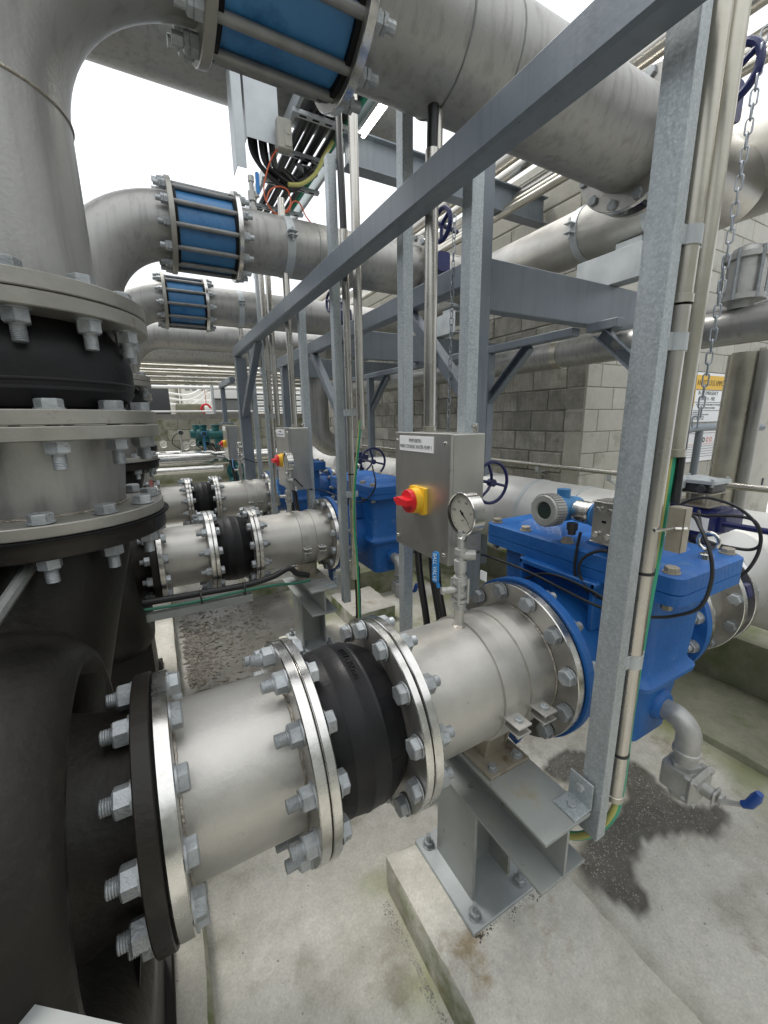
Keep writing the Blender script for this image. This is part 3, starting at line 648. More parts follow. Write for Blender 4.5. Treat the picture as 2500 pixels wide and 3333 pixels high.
# --- valve, outlet spool and handwheel behind the strainer
def make_valve(label):
    t = thing('butterfly_valve', label, 'valve', (1.83, YC, ZC-.26), 'navy butterfly valves with gear operators')
    mb = MB(); mb.lathe(O, X, [(1.80, .15), (1.80, .195), (1.805, .20), (1.855, .20), (1.86, .195), (1.86, .15)], 64, caps=False)
    for k in range(6): a = R(60*k+10); mb.box((1.803, -.03, .185), (1.857, .03, .226), .01, Matrix.Translation(V((0, YC, ZC))) @ Matrix.Rotation(a, 4, 'X'))
    mb.cyl((1.83, YC, ZC+.19), (1.83, YC, -.44), .045, 24); mb.cyl((1.83, YC, -.455), (1.83, YC, -.44), .075, 24); mb.build('valve_body', 'navy', t)
    gb_ = MB(); gb_.prism(rrect(-.095, .095, -.10, .11, .04), (1.83, YC, -.44), X, Y, (0, 0, .09)); gb_.prism(rrect(-.055, .115, -.12, -.02, .02), (1.83, YC, -.425), X, Y, (0, 0, .065)); gb_.cyl((1.83, YC, -.35), (1.83, YC, -.338), .085, 32); go = gb_.build('gear_operator', 'navy', t)
    pl = MB(); pl.box((1.733, YC-.09, -.425), (1.7345, YC-.01, -.37)); pl.build('name_plate', 'plate', go)
    sh = MB(); sh.cyl((1.79, YC-.09, -.392), (1.79, YC-.51, -.392), .011, 16); sh.build('shaft', 'navy', t)
    wz = V((1.79, YC-.51, -.392)); hw = MB(); hw.tube(arc(wz, X, Z, .128, 0, 360, 40)[:-1], .0105, 10, closed=True); hw.cyl(wz-Y*.02, wz+Y*.02, .024, 16)
    for k in range(3): a = R(90+120*k+15); hw.tube([wz, wz+X*(.06*math.cos(a))+Z*(.06*math.sin(a))-Y*.012, wz+X*(.126*math.cos(a))+Z*(.126*math.sin(a))], .009, 8)
    hw.build('handwheel', 'navy', t)
    return t
val1 = make_valve('navy butterfly valve with switch box on top, behind the nearest blue strainer')
def make_outlet(label):
    t = thing('outlet_spool', label, 'pipe spool', (1.66, YC, ZC), 'short outlet spools behind the strainers')
    mb = MB(); mb.lathe(O, X, [(1.56, RP), (1.775, RP)], 64, caps=False); mb.build('pipe', 'pipe', t)
    f = flange('flange', O, X, 1.5335, 1.56, RF, .14, 'flangeface', t); f2 = flange('flange', O, X, 1.772, 1.798, RF, .14, 'flangeface', t); flange('flange', O, X, 1.862, 1.888, RF, .14, 'flangeface', t)
    bolts(f, O+X*1.531, X, .406, 12, .062, 1.0, .02, flip=False); bolts(f2, O+X*1.83, X, .406, 12, .118, 1.0, .01, flip=True)
    r_ = MB(); r_.lathe(O, X, [(1.888, RP), (2.02, RP), (2.16, .19), (2.26, .20)], 64, caps=False); r_.build('branch', 'insul', t)
    return t
outl1 = make_outlet('stainless outlet spool with big hex bolts behind the nearest blue strainer')
# --- drain
def make_drain(label):
    t = thing('drain_valve', label, 'drain valve', (1.28, .42, -1.2), 'drain elbows with ball valves')
    p = [(1.27, .52, -.86), (1.27, .49, -.865)]+arc((1.27, .487, -.925), -Y, Z, .06, 90, 0, 12)[::1]+[(1.27, .427, -.985)]
    p = [V((1.27, .53, -.865))]+[V((1.27, .487-.06*math.sin(R(a)), -.925+.06*math.cos(R(a)))) for a in range(0, 91, 9)]+[V((1.27, .427, -.97))]
    mb = MB(); mb.tube(p, [.034]*2+[.037]*(len(p)-3)+[.037], 32); mb.lathe((1.27, .427, -.965), -Z, [(0, .037), (.003, .041), (.015, .041), (.018, .034), (.06, .034)], 32); mb.build('elbow', 'castgrey', t, 50)
    tp = MB(); tp.lathe((1.27, .522, -.865), -Y, [(0, .0365), (.012, .0365)], 28); tp.build('thread_tape', 'white', t)
    b = MB(); b.lathe((1.27, .427, -1.012), -Z, [(0, .044), (.02, .044)], 6); b.prism(rrect(-.05, .05, -.05, .05, .014), (1.27, .427, -1.115), X, Y, (0, 0, .085)); b.box((1.205, .365, -1.125), (1.335, .39, -1.02), .012)
    b.cyl((1.27, .37, -1.07), (1.27, .335, -1.07), .022, 20); b.box((1.245, .325, -1.095), (1.295, .334, -1.045), .004)
    for dx, dz in ((-.05, -.04), (.05, -.04), (-.05, .04), (.05, .04)): b.cyl((1.27+dx, .362, -1.072+dz), (1.27+dx, .40, -1.072+dz), .010, 6)
    b.cyl((1.27, .427, -1.15), (1.27, .427, -1.115), .036, 6); b.build('valve_body', 'castgrey', t)
    h = MB(); h.prism([(-.014, 0), (.014, 0), (.013, .09), (-.011, .09)], (1.27, .322, -1.075), X, (.2, -.58, .25), (0, -.001, -.005)); h.prism(rrect(-.018, .018, -.018, .018, .006), (1.27, .318, -1.07), X, Z, (0, -.008, 0)); ho = h.build('lever', 'castgrey', t)
    e = MB(); e.tube([(1.287, .270, -1.052), (1.291, .255, -1.040), (1.293, .243, -1.005), (1.293, .238, -.985)], [.011, .014, .015, .010], 12); e.build('lever_grip', 'sleeve', ho)
    return t
dr1 = make_drain('cast elbow and blue tipped ball valve at the foot of the nearest strainer')
dr1.scale = (.85, .85, .85); dr1.location = (1.2385, .45, -1.134)

# --- pressure gauge assembly on the socket
GX, GY = .655, YC
def make_gauge(label):
    t = thing('pressure_gauge', label, 'gauge', (GX, GY, ZC+RP+.05), 'pressure gauges on the pump lines')
    z = ZC+RP+.05     # -.494
    m = MB(); m.lathe((GX, GY, z), Z, [(0, .0165), (.018, .0165), (.019, .012), (.035, .012), (.036, .018), (.048, .018), (.049, .0135), (.075, .0135), (.076, .018), (.09, .018), (.091, .0125), (.105, .0125), (.106, .0165), (.135, .0165), (.136, .011), (.15, .011), (.151, .0155), (.166, .0155), (.167, .009), (.215, .009)], 20)
    m.cyl((GX, GY, z+.15), (GX+.030, GY-.022, z+.15), .0135, 16); m.build('stem', 'castgrey', t)
    vb = MB(); 
    for zz in (.033, .082): vb.lathe((GX, GY, z+zz-.012), Z, [(0, .020), (.008, .020)], 8)
    for a in range(4): vb.cyl((GX+.021*math.cos(R(90*a+45)), GY+.021*math.sin(R(90*a+45)), z+.018), (GX+.021*math.cos(R(90*a+45)), GY+.021*math.sin(R(90*a+45)), z+.085), .004, 8)
    vb.cyl((GX-.01, GY, z+.055), (GX-.042, GY+.012, z+.055), .009, 14); vb.lathe((GX-.042, GY+.012, z+.055), (-1, .28, 0), [(0, .011), (.008, .011)], 6); v_ = vb.build('ball_valve', 'castgrey', t)
    hd = MB(); hc = V((GX-.046, GY+.030, z+.058)); hd.tube([hc, hc+V((-.004, .006, .02))], .005, 8); hd.prism(rrect(-.0095, .0095, 0, .085, .007), hc+V((-.006, .004, .015)), V((.25, -.97, 0)), Z, (-.005, 0, 0)); h_ = hd.build('valve_handle', 'handle', v_)
    nrm = V((-.80, -.60, 0)).normalized(); u = V((0, 0, 1)).cross(nrm).normalized()  # dial faces the walkway
    nrm = V((-.999, .02, .0)).normalized(); side = Z.cross(nrm).normalized()*-1
    c = V((GX+.008, GY, z+.258)); r = .056
    cs = MB(); cs.lathe(c, -nrm, [(-.012, r-.006), (-.013, r-.002), (-.011, r), (.022, r), (.026, r-.004), (.028, .02)], 56, caps=False); cs.lathe(c, -nrm, [(.028, .02), (.030, 0.001)], 30, caps=False); cs.cyl((GX, GY, z+.19), (GX+.006, GY, z+.20), .012, 12); cs.build('gauge_case', 'polished', t)
    dl = MB(); dl.lathe(c, nrm, [(.004, 0.0005), (.0045, r-.006)], 48, caps=False); d_ = dl.build('dial', 'dial', t)
    tk = MB()
    for k in range(41):
        a = R(225-270*k/40); L0 = r-.010; L1 = r-(.017 if k % 8 == 0 else .0135); dv = side*math.cos(a)+Z*math.sin(a); tv = side*-math.sin(a)+Z*math.cos(a); wdt = .0007 if k % 8 == 0 else .0004; p0 = c+nrm*.005
        tk.add([p0+dv*L0-tv*wdt, p0+dv*L0+tv*wdt, p0+dv*L1+tv*wdt, p0+dv*L1-tv*wdt], [(0, 1, 2, 3)])
    a = R(218); dv = side*math.cos(a)+Z*math.sin(a); tv = side*-math.sin(a)+Z*math.cos(a); p0 = c+nrm*.0058
    tk.add([p0-dv*.012-tv*.003, p0-dv*.012+tv*.003, p0+dv*.034+tv*.0006, p0+dv*.034-tv*.0006], [(0, 1, 2, 3)]); tk.lathe(c, nrm, [(.005, .004), (.007, .004)], 12); tk.build('scale_and_needle', 'ink', d_)
    for s_, aa in (('0', 225), ('50', 171), ('100', 117), ('150', 63), ('200', 9)):
        a = R(aa); text(s_, .0085, c+nrm*.0046+(side*math.cos(a)+Z*math.sin(a))*(r-.024), side, Z, 'ink', d_, .0003)
    text('kPa', .006, c+nrm*.0046-Z*.017, side, Z, 'ink', d_, .0003)
    gl = MB(); gl.lathe(c, nrm, [(.0095, 0.0005), (.0096, r-.006)], 40, caps=False); gl.build('gauge_glass', 'glass', t)
    st = MB(); n_ = 8; vs = []
    for k in range(n_+1):
        a = R(22+42*k/n_); dv = side*math.cos(a)+Z*math.sin(a); vs += [c-nrm*.002+dv*(r+.0006), c-nrm*.024+dv*(r+.0006)]
    st.add(vs, [(2*k, 2*k+1, 2*k+3, 2*k+2) for k in range(n_)]); st.build('sticker', 'limegreen', t)
    for zz in (.104, .020): tp = MB(); tp.lathe((GX, GY, z+zz), Z, [(0, .0142), (.007, .0142)], 18); tp.build('thread_tape', 'white', t)
    text('BALL VALVE', .017, hc+V((-.0115, .004, .058)), -Z, V((.25, -.97, 0)), 'inkblue', h_, .0004, sx=.85)
    # pressure switch cable tag
    tg = MB(); tg.box((GX+.032, GY-.062, z+.09), (GX+.034, GY-.04, z+.115)); tg.build('tag_plate', 'plate', t)
    return t
ga1 = make_gauge('pressure gauge with ivory dial beside the nearest control box')

# --- control box
def make_box(label, n):
    t = thing('control_box', label, 'control box', (.765, 1.045, -.426), 'stainless control boxes on struts')
    m = MB(); m.box((.713, .902, -.424), (.83, 1.188, -.042), .003); m.build('box_body', 'brushed', t)
    d = MB(); d.box((.699, .896, -.420), (.711, 1.150, -.040), .002); d.box((.699, 1.150, -.420), (.713, 1.192, -.040), .002); d.box((.711, .905, -.412), (.7145, 1.18, -.05), .0); d.build('door', 'brushed', t)
    for y, z in ((.918, -.068), (1.178, -.068), (.918, -.392), (1.178, -.392)):
        s = MB(); s.lathe((.699, y, z), -X, [(0, .0065), (.003, .006), (.0045, .003)], 14); s.build('screw', 'polished', t)
    pl = MB(); pl.box((.6965, .972, -.098), (.699, 1.160, -.051), .0004); lp = pl.build('label_plate', 'plate', t)
    # rotary isolator
    sw = MB(); sw.prism(rrect(-.042, .042, -.042, .042, .006), (.699, 1.045, -.246), Y, Z, (-.012, 0, 0)); sw.lathe((.687, 1.045, -.246), -X, [(0, .040), (.022, .039)], 40); so = sw.build('isolator_plate', 'ylw', t)
    kn = MB(); kn.lathe((.665, 1.045, -.246), -X, [(0, .036), (.012, .036), (.014, .034), (.0145, .012)], 40); kn.prism([(-.034, -.009), (.026, -.013), (.036, 0), (.026, .013), (-.034, .009)], (.653, 1.045, -.246), Y, Z, (-.024, 0, 0)); kn.box((.634, 1.035, -.253), (.652, 1.098, -.239), .003); kn.build('isolator_knob', 'red', so)
    tb = MB(); tb.box((.80, .905, -.040), (.804, .925, -.015), .001); tb.lathe((.80, .915, -.024), -X, [(0, .009), (.004, .009), (.0045, .005), (.01, .005)], 12); tb.build('mounting_lug', 'brushed', t)
    cb = MB()
    for k, (y, x) in enumerate(((1.13, .75), (1.075, .77), (1.03, .755))):
        cb.cyl((x, y, -.424), (x, y, -.452), .016, 12); cb.tube(smooth([(x, y, -.45), (x+.01, y, -.55), (x+.03, y-.02, -.75), (x+.05, y+.03*k, -1.0), (x+.06, y+.05, -1.3), (x+.04, y+.2, -1.53)], 5), .0125, 10)
    cb.build('cable', 'black', t)
    return t
bx1 = make_box('stainless control box of pump 1 with red and yellow isolator, nearest the camera', 1)
text('PMP508701', .0165, (.6963, 1.0675, -.0655), -Y, Z, 'grey', [o for o in bpy.data.objects if o.parent == bx1 and o.name.startswith('label_plate')][0], .0004, sx=.9)

# ---- copies for the two lines behind (1.60 m pitch)
PITCH = 1.60
src = [(pump1, ['black cast pump of the middle line, half hidden behind the tall pipe stack', 'farthest pump, with a red oxide suction flange']),
 (spool1, ['short stainless spool beside the middle pump, second from the camera', 'short stainless spool beside the red oxide flange, farthest of the three']),
 (rub1, ['second black rubber expansion joint, in the middle pump line', 'farthest black rubber expansion joint, dusty on top']),
 (gp1, ['clamped stainless pipe with gauge socket in the middle pump line', 'clamped stainless pipe with gauge socket in the farthest pump line']),
 (sup1, ['grey steel pipe support under the middle pump line', 'grey steel pipe support under the farthest pump line']),
 (str1, ['blue cast strainer of the middle line, behind the nearest control box', 'blue cast strainer of the farthest line, seen between the struts']),
 (val1, ['navy butterfly valve of the middle line with handwheel left of the nearest control box', 'navy butterfly valve of the farthest line']),
 (outl1, ['outlet spool of the middle strainer', 'outlet spool of the farthest strainer']),
 (dr1, ['drain elbow with ball valve on the middle strainer', 'drain elbow with ball valve on the farthest strainer']),
 (ga1, ['pressure gauge in front of the second control box', 'pressure gauge on the farthest pump line, beside the third control box'])]
copies = {}
for o, ls in src:
    for k, l in enumerate(ls): copies[(o.name, k+1)] = copy_tree(o, (0, PITCH*(k+1), 0), l)
p3 = copies[(pump1.name, 2)]
for c in kids(p3):
    if c.name.startswith('suction_flange'): c.data = c.data.copy(); c.data.materials[0] = MT['redox']
b2 = copy_tree(bx1, (0, 1.57, 0), 'stainless control box of pump 2, second from the camera')
for c in kids(b2):
    for c2 in kids(c):
        if c2.name.startswith('lettering'): bpy.data.objects.remove(c2)
b3 = copy_tree(bx1, (0, 4.03, 0), 'stainless control box farthest from the camera, beyond the end column')
for c in kids(b3):
    for c2 in kids(c):
        if c2.name.startswith('lettering'): bpy.data.objects.remove(c2)
def label_of(bx): return [o for o in kids(bx) if o.name.startswith('label_plate')][0]
text('MAIN COOLING WATER PUMP 1', .0165, (.6963, 1.0675, -.0835), -Y, Z, 'grey', label_of(bx1), .0004, sx=.74)
text('PMP508702', .0135, (.6963, 2.6375, -.0655), -Y, Z, 'grey', label_of(b2), .0004, sx=.9); text('MAIN COOLING WATER PUMP 2', .0125, (.6963, 2.6375, -.0835), -Y, Z, 'grey', label_of(b2), .0004, sx=.83)
# raised letters on the nearest rubber joint, running round the bellows
for i, chx in enumerate('ZTII-300mm'):
    a = R(85+3.1*i); u = Y*math.cos(a)+Z*math.sin(a); tv = -Y*math.sin(a)+Z*math.cos(a)
    text(chx, .020, O+X*.318+u*.1825, tv, X, 'rubber', rub1, .0030)

# ================================================================== RISER STACKS AND OVERHEAD LINES
YR, ZO, XR = 1.176, 1.048, -.238
def make_stack(label):
    """short tapered spool with two flanges standing on the pump discharge"""
    t = thing('discharge_reducer', label, 'pipe spool', (XR, YR, -.2), 'tapered spools on the pump outlets')
    D = V((XR, YR, 0)); mb = MB(); mb.lathe(D, Z, [(-.185, .155), (-.155, .158), (-.02, .174)], 80, caps=False); mb.build('taper', 'pipe_dirty', t)
    f = flange('flange', D, Z, -.2075, -.183, .236, .13, 'oldflange', t); f2 = flange('flange', D, Z, -.030, -.003, .247, .13, 'oldflange', t)
    weldring(D, Z, -.181, .157, t)
    bolts(f, D+Z*-.2155, Z, .415, 12, .068, 1.0, .028, phase=R(8)); bolts(f2, D+Z*-.001, Z, .43, 12, .056, 1.06, .03, phase=R(20))
    return t
st1 = make_stack('mottled tapered spool low in the tall pipe stack at the left edge')
def make_vrubber(label):
    t = thing('rubber_expansion_joint', label, 'expansion joint', (XR, YR, .1), 'upright rubber joints on the risers')
    D = V((XR, YR, 0)); mb = MB(); mb.lathe(D, Z, [(.026, .165), (.034, .185), (.05, .197), (.062, .203), (.064, .205), (.068, .205), (.070, .2045), (.078, .2065), (.080, .2085), (.083, .2085), (.085, .2075), (.115, .208), (.145, .203), (.175, .188), (.197, .168)], 110, caps=False); mb.build('rubber_bellows', 'rubber', t, 25)
    f = flange('backing_flange', D, Z, -.001, .027, .245, .14, 'oldflange', t); f2 = flange('backing_flange', D, Z, .196, .2235, .250, .14, 'oldflange', t)
    return t
vr1 = make_vrubber('fat black rubber joint between the flanges of the tall stack at the left edge')
def make_riser(label, name='riser_pipe'):
    t = thing(name, label, 'riser pipe', (XR, YR, .24), 'stainless risers bending over to the overhead lines')
    D = V((XR, YR, 0)); rr = .457; pts = [V((XR, YR, .25)), V((XR, YR, .4))]+[V((XR+rr-rr*math.cos(R(a)), YR, ZO-rr+rr*math.sin(R(a)))) for a in range(0, 91, 5)]
    mb = MB(); mb.tube(pts+[V((.221, YR, ZO))], RP, 72, caps=False); mb.build('elbow_pipe', 'pipe_dirty', t, 60)
    f = flange('flange', D, Z, .2255, .254, .250, .14, 'oldflange', t); bolts(f, D+Z*.225, Z, .43, 12, .058, 1.06, .03, phase=R(14))
    f2 = flange('end_flange', (0, YR, ZO), X, .195, .2205, RF, .14, 'oldflange', t)
    sw_ = MB(); sw_.tube([D+Z*(ZO-rr)+V((RP*math.cos(R(a)), RP*math.sin(R(a)), 0))*1.004 for a in range(0, 360, 5)], .003, 6, closed=True); sw_.build('weld', 'weld', t)
    return t
ri1 = make_riser('wide stainless riser nearest the camera, curving over the top left corner')
def make_joint(label):
    t = thing('dismantling_joint', label, 'pipe coupling', (.375, YR, ZO-.24), 'blue dismantling joints with tie rods')
    o = V((0, YR, ZO)); mb = MB(); mb.lathe(o, X, [(.235, .1865), (.52, .1865)], 72, caps=False); mb.build('sleeve', 'bluejoint', t)
    gk = MB(); gk.lathe(o, X, [(.2205, .15), (.2205, .205), (.236, .205), (.236, .15)], 64, caps=False); gk.build('seal_ring', 'gasket', t); gk = MB(); gk.lathe(o, X, [(.518, .15), (.518, .205), (.531, .205), (.531, .15)], 64, caps=False); gk.build('seal_ring', 'gasket', t)
    f = flange('end_flange', o, X, .5312, .556, RF, .14, 'flangeface', t)
    n = 12
    rod = MB(); rod.cyl((.19, 0, 0), (.56, 0, 0), .0125, 16)
    r0 = rod.build('tie_rod', 'tie', t); me = r0.data
    for i, v in enumerate(me.vertices): v.co = V(rod.v[i])
    bpy.data.objects.remove(r0)
    nms = []
    for s_, x_ in ((-1, .195), (1, .556)):
        nutm = MB(); hexprof(nutm, (x_, 0, 0), X*s_, .0235, .020); hexprof(nutm, (x_+s_*.0205, 0, 0), X*s_, .0225, .012); nutm.cyl((x_+s_*.03, 0, 0), (x_+s_*.056, 0, 0), .0135, 10)
        n0 = nutm.build('nut', 'bolt', t); nms.append(n0.data)
        for i, v in enumerate(n0.data.vertices): v.co = V(nutm.v[i])
        bpy.data.objects.remove(n0)
    for k in range(n):
        a = 2*PI*(k+.5)/n; p = V((0, YR+.1995*math.cos(a), ZO+.1995*math.sin(a)))
        ro = bpy.data.objects.new('tie_rod', me); COL.objects.link(ro); ro.parent = t; ro.location = p-absloc(t)
        for nm in nms: no = bpy.data.objects.new('nut', nm); COL.objects.link(no); no.parent = ro
    return t
jo1 = make_joint('big blue dismantling joint with grey tie rods, nearest the camera at the top')
def make_over(label):
    t = thing('overhead_pipe', label, 'overhead pipe', (1.1, YR, ZO-.16), 'overhead stainless lines to the header')
    o = V((0, YR, ZO)); mb = MB(); mb.lathe(o, X, [(.556, RP), (1.78, RP)], 80, caps=False); mb.build('pipe', 'pipe_dirty', t, 60)
    f = flange('flange', o, X, 1.775, 1.80, RF, .14, 'flangeface', t); bolts(f, o+X*1.81, X, .406, 12, .06, 1.0, .02, flip=True)
    weldring(o, X, 1.02, RP-.0015, t, m='tie'); weldring(o, X, .845, RP-.0005, t, m='tie')
    w_ = MB(); w_.lathe(o, X, [(1.8005, .14), (1.8005, .205), (1.855, .205), (1.855, .14)], 56, caps=False); w_.build('wafer_valve', 'navy', t)
    g_ = MB(); g_.lathe(o, X, [(1.8555, .14), (1.8555, RF), (1.88, RF), (1.88, .16), (2.56, .16)], 64, caps=False); g_.build('header_branch', 'flangeface', t)
    vb = MB(); vb.tube([(1.83, YR-.19, ZO-.02), (1.83, YR-.25, ZO-.02)], .03, 14); vb.prism(rrect(-.05, .05, -.06, .06, .02), (1.83, YR-.25, ZO-.02), X, Z, (0, -.07, 0))
    vb.build('valve_gearbox', 'navy', t)
    vb = MB(); vb.tube([(1.83, YR-.285, ZO-.02), (1.66, YR-.376, ZO-.05)], .012, 10); hc = V((1.655, YR-.376, ZO-.05)); vb.tube(arc(hc, Y, Z, .075, 0, 360, 32)[:-1], .012, 8, closed=True)
    for k in range(3): vb.tube([hc, hc+Y*.075*math.cos(R(120*k+30))+Z*.075*math.sin(R(120*k+30))], .01, 8)
    vb.build('chain_wheel', 'navy', t)
    return t
ov1 = make_over('nearest overhead stainless line, passing above the big front beam')
def make_clamp(label):
    t = thing('pipe_clamp', label, 'pipe clamp', (.84, YR, ZO-.6), 'band clamps holding the overhead lines')
    b = MB(); ring_on_pipe(b, .815, .865, RP+.0005, .004, c=(0, YR, ZO)); b.build('band', 'galvplain', t)
    for dz in (0, .022): l = MB(); l.box((.813, YR-RP-.042, ZO+.005+dz), (.867, YR-RP-.002, ZO+.010+dz), .001); l.build('lug', 'galvplain', t)
    h = MB(); h.cyl((.84, YR-RP-.026, ZO-.02), (.84, YR-RP-.026, ZO+.05), .006, 10); hexprof(h, (.84, YR-RP-.026, ZO+.0325), Z, .012, .01); hexprof(h, (.84, YR-RP-.026, ZO+.004), -Z, .012, .01); h.build('clamp_bolt', 'bolt', t)
    s = MB(); s.cyl((.84, YR, .69), (.84, YR, ZO-RP-.003), .019, 20); s.build('prop', 'conduit', t)
    return t
cl1 = make_clamp('band clamp on the nearest overhead line, propped up from the front beam')
src = [(st1, ['tapered spool of the second pump stack', 'tapered spool of the third pump stack']), (vr1, ['small looking black rubber joint in the second stack', 'black rubber joint in the third stack']),
 (ri1, ['second stainless riser, its smooth bend lit against the white sky', 'third stainless riser, small bend behind the second']),
 (jo1, ['middle sized blue dismantling joint, second from the camera', 'smallest blue dismantling joint, third from the camera']),
 (ov1, ['second overhead stainless line behind the front beam', 'third overhead stainless line']), (cl1, ['band clamp on the second overhead line', 'band clamp on the third overhead line'])]
for o, ls in src:
    for k, l in enumerate(ls): copies[(o.name, k+1)] = copy_tree(o, (0, PITCH*(k+1), 0), l)
for c in kids(cl1):
    if not c.name.startswith('prop'):
        bpy.data.objects.remove(c)
cl1.name = 'pipe_prop'; cl1['label'] = 'slim round steel prop standing on the frame under the nearest overhead line'; cl1['category'] = 'prop'; del cl1['group']
mb = MB(); rr = .457; y4 = YR+4.8
mb.tube([V((XR, y4, -1.42)), V((XR, y4, .4))]+[V((XR+rr-rr*math.cos(R(a)), y4, ZO-rr+rr*math.sin(R(a)))) for a in range(0, 91, 6)]+[V((3.0, y4, ZO))], RP, 56, caps=False)
tag(mb.build('overhead_pipe', 'pipe_dirty', None, 60), 'fourth stainless line with a plain bend and no blue joint', 'overhead pipe', 'overhead stainless lines to the header')
mb = MB(); mb.cyl((-3, 7.45, ZO+.06), (3.3, 7.45, ZO+.06), .2, 48); tag(mb.build('overhead_pipe', 'pipe_dirty'), 'farthest overhead stainless line, straight, below the fourth bend', 'overhead pipe')
t = thing('pipe_bundle', 'bundle of small parallel stainless pipes under the farthest overhead lines', 'pipe bundle', (0, 8.0, .78))
for k in range(6): m_ = MB(); m_.cyl((-3, 7.9+.09*(k % 3), .98-.062*k), (3.3, 7.9+.09*(k % 3), .98-.062*k), .03, 14); m_.build('small_pipe', 'dull' if k % 2 else 'conduit', t)
mb = MB(); mb.cyl((-3, 3.25, 2.42), (1.9, 3.25, 2.42), .36, 56); tag(mb.build('overhead_duct', 'pipe_dirty'), 'large pale horizontal pipe high up behind the nearest bend', 'overhead pipe')
# headers along the row
t = thing('upper_header', 'stainless header pipe running along the row above the grey cross beams', 'header pipe', (2.46, 3, .9))
m_ = MB(); m_.lathe((2.70, -2.5, 1.19), Y, [(0, .235), (3.75, .235), (3.85, .165), (11, .165)], 56, caps=False); m_.build('pipe', 'pipe', t, 50)
for y in (1.55, 2.0, 3.3):
    b = MB(); b.lathe((2.70, y, 1.19), Y, [(0, .166), (.001, .171), (.049, .171), (.05, .166)], 56, caps=False); b.build('band', 'galvplain', t)
l = MB(); l.box((2.48, 2.0, 1.215), (2.535, 2.05, 1.22)); l.box((2.48, 2.0, 1.16), (2.535, 2.05, 1.165)); l.cyl((2.505, 2.025, 1.13), (2.505, 2.025, 1.25), .008, 8); l.build('clamp_lug', 'galvplain', t)
t = thing('suction_header', 'large white clad header pipe lying behind the blue strainers', 'header pipe', (2.4, 3, -.97))
m_ = MB(); m_.cyl((2.4, -2.5, ZC), (2.4, 8.2, ZC), .262, 64); m_.build('pipe', 'insul', t, 50)
for y in (1.35, 1.62, 2.0, 2.9, 4.5): b = MB(); b.lathe((2.4, y, ZC), Y, [(0, .263), (.002, .267), (.03, .267), (.032, .263)], 56, caps=False); b.build('cladding_band', 'galvplain', t)
t = thing('wall_pipe', 'dirty stainless pipe hung along the grey block wall', 'pipe', (3.0, 3, .38))
m_ = MB(); m_.tube([(2.96, -1.5, .50), (2.96, 8.5, .50)], .112, 40); m_.build('pipe', 'pipe_dirty', t, 60)
for y in (2.35, 5.2): b = MB(); b.lathe((2.96, y, .50), Y, [(0, .113), (.001, .117), (.06, .117), (.061, .113)], 40, caps=False); b.box((2.83, y, .59), (2.87, y+.05, .66), .002); b.build('pipe_band', 'dull', t)
for k, (x, z, r) in enumerate(((2.95, 1.80, .035), (3.03, 1.89, .032), (3.10, 1.98, .032), (2.98, 2.08, .045), (2.86, 1.72, .03), (3.05, 2.25, .08))):
    m_ = MB(); m_.cyl((x, -1.5, z), (x, 8.6, z), r, 20); tag(m_.build('service_pipe', 'conduit' if k % 2 else 'dull'), ['lowest dull service pipe of the rack high on the right wall', 'second service pipe up in the rack on the right wall, shiny', 'third service pipe up in the rack on the right wall', 'fourth service pipe up in the rack, thicker and shiny', 'service pipe nearest the viewer and lowest in the rack on the right wall', 'topmost and thickest service pipe high on the right wall'][k], 'service pipe', 'thin service pipes racked along the right wall')
m_ = MB(); m_.cyl((3.3, -.5, -.46), (3.3, 6.8, -.46), .022, 20)
o = thing('wall_rail', 'thin stainless pipe on brackets low along the block wall', 'wall rail', (3.3, 2.8, -.5)); m_.build('rail', 'conduit', o)
for y in (2.05, 2.8, 4.4): b = MB(); b.box((3.28, y, -.53), (3.42, y+.04, -.525), .001); b.box((3.28, y, -.525), (3.285, y+.04, -.482), .001); b.tube([(3.285, y+.02, -.525), (3.41, y+.02, -.58)], .006, 6); b.build('bracket', 'galvplain', o)
# lower right pipe (with bend) and the tall clad pipes
t = thing('lower_pipe', 'stained stainless pipe crossing above the switch box at the right edge', 'pipe', (2.0, .8, .25))
m_ = MB(); m_.tube([(2.42, 1.55, .40), (2.42, -1.0, .40)], .075, 32); m_.build('pipe', 'pipe_dirty', t, 60)
for x, y, r, lab, m in ((3.70, 1.425, .088, 'tall clad pipe standing behind the hanging chain', 'dull'), (3.68, 1.315, .036, 'slim dark upright pipe on the door side of the tall clad pipe', 'pipe_dirty'), (3.74, 1.52, .032, 'slim shiny upright pipe on the sign side of the tall clad pipe', 'conduit')):
    m_ = MB(); m_.cyl((x, y, -1.3), (x, y, .42), r, 36); tag(m_.build('upright_pipe', m), lab, 'upright pipe')
# small filter pot
t = thing('filter_pot', 'small beige cast filter pot standing on a pipe, behind the chain', 'filter', (2.42, 1.0, .47)); c = V((2.42, .99, .47))
m_ = MB(); m_.lathe(c, Z, [(0, .045), (.03, .05), (.032, .085), (.055, .085), (.057, .07), (.20, .07), (.202, .085), (.225, .085), (.227, .065), (.25, .055), (.262, .03)], 32); m_.build('pot', 'castgrey', t)
for k in range(6): a = R(60*k); b = MB(); b.cyl(c+V((.082*math.cos(a), .082*math.sin(a), .03)), c+V((.082*math.cos(a), .082*math.sin(a), .24)), .008, 8); b.build('stud', 'bolt', t)
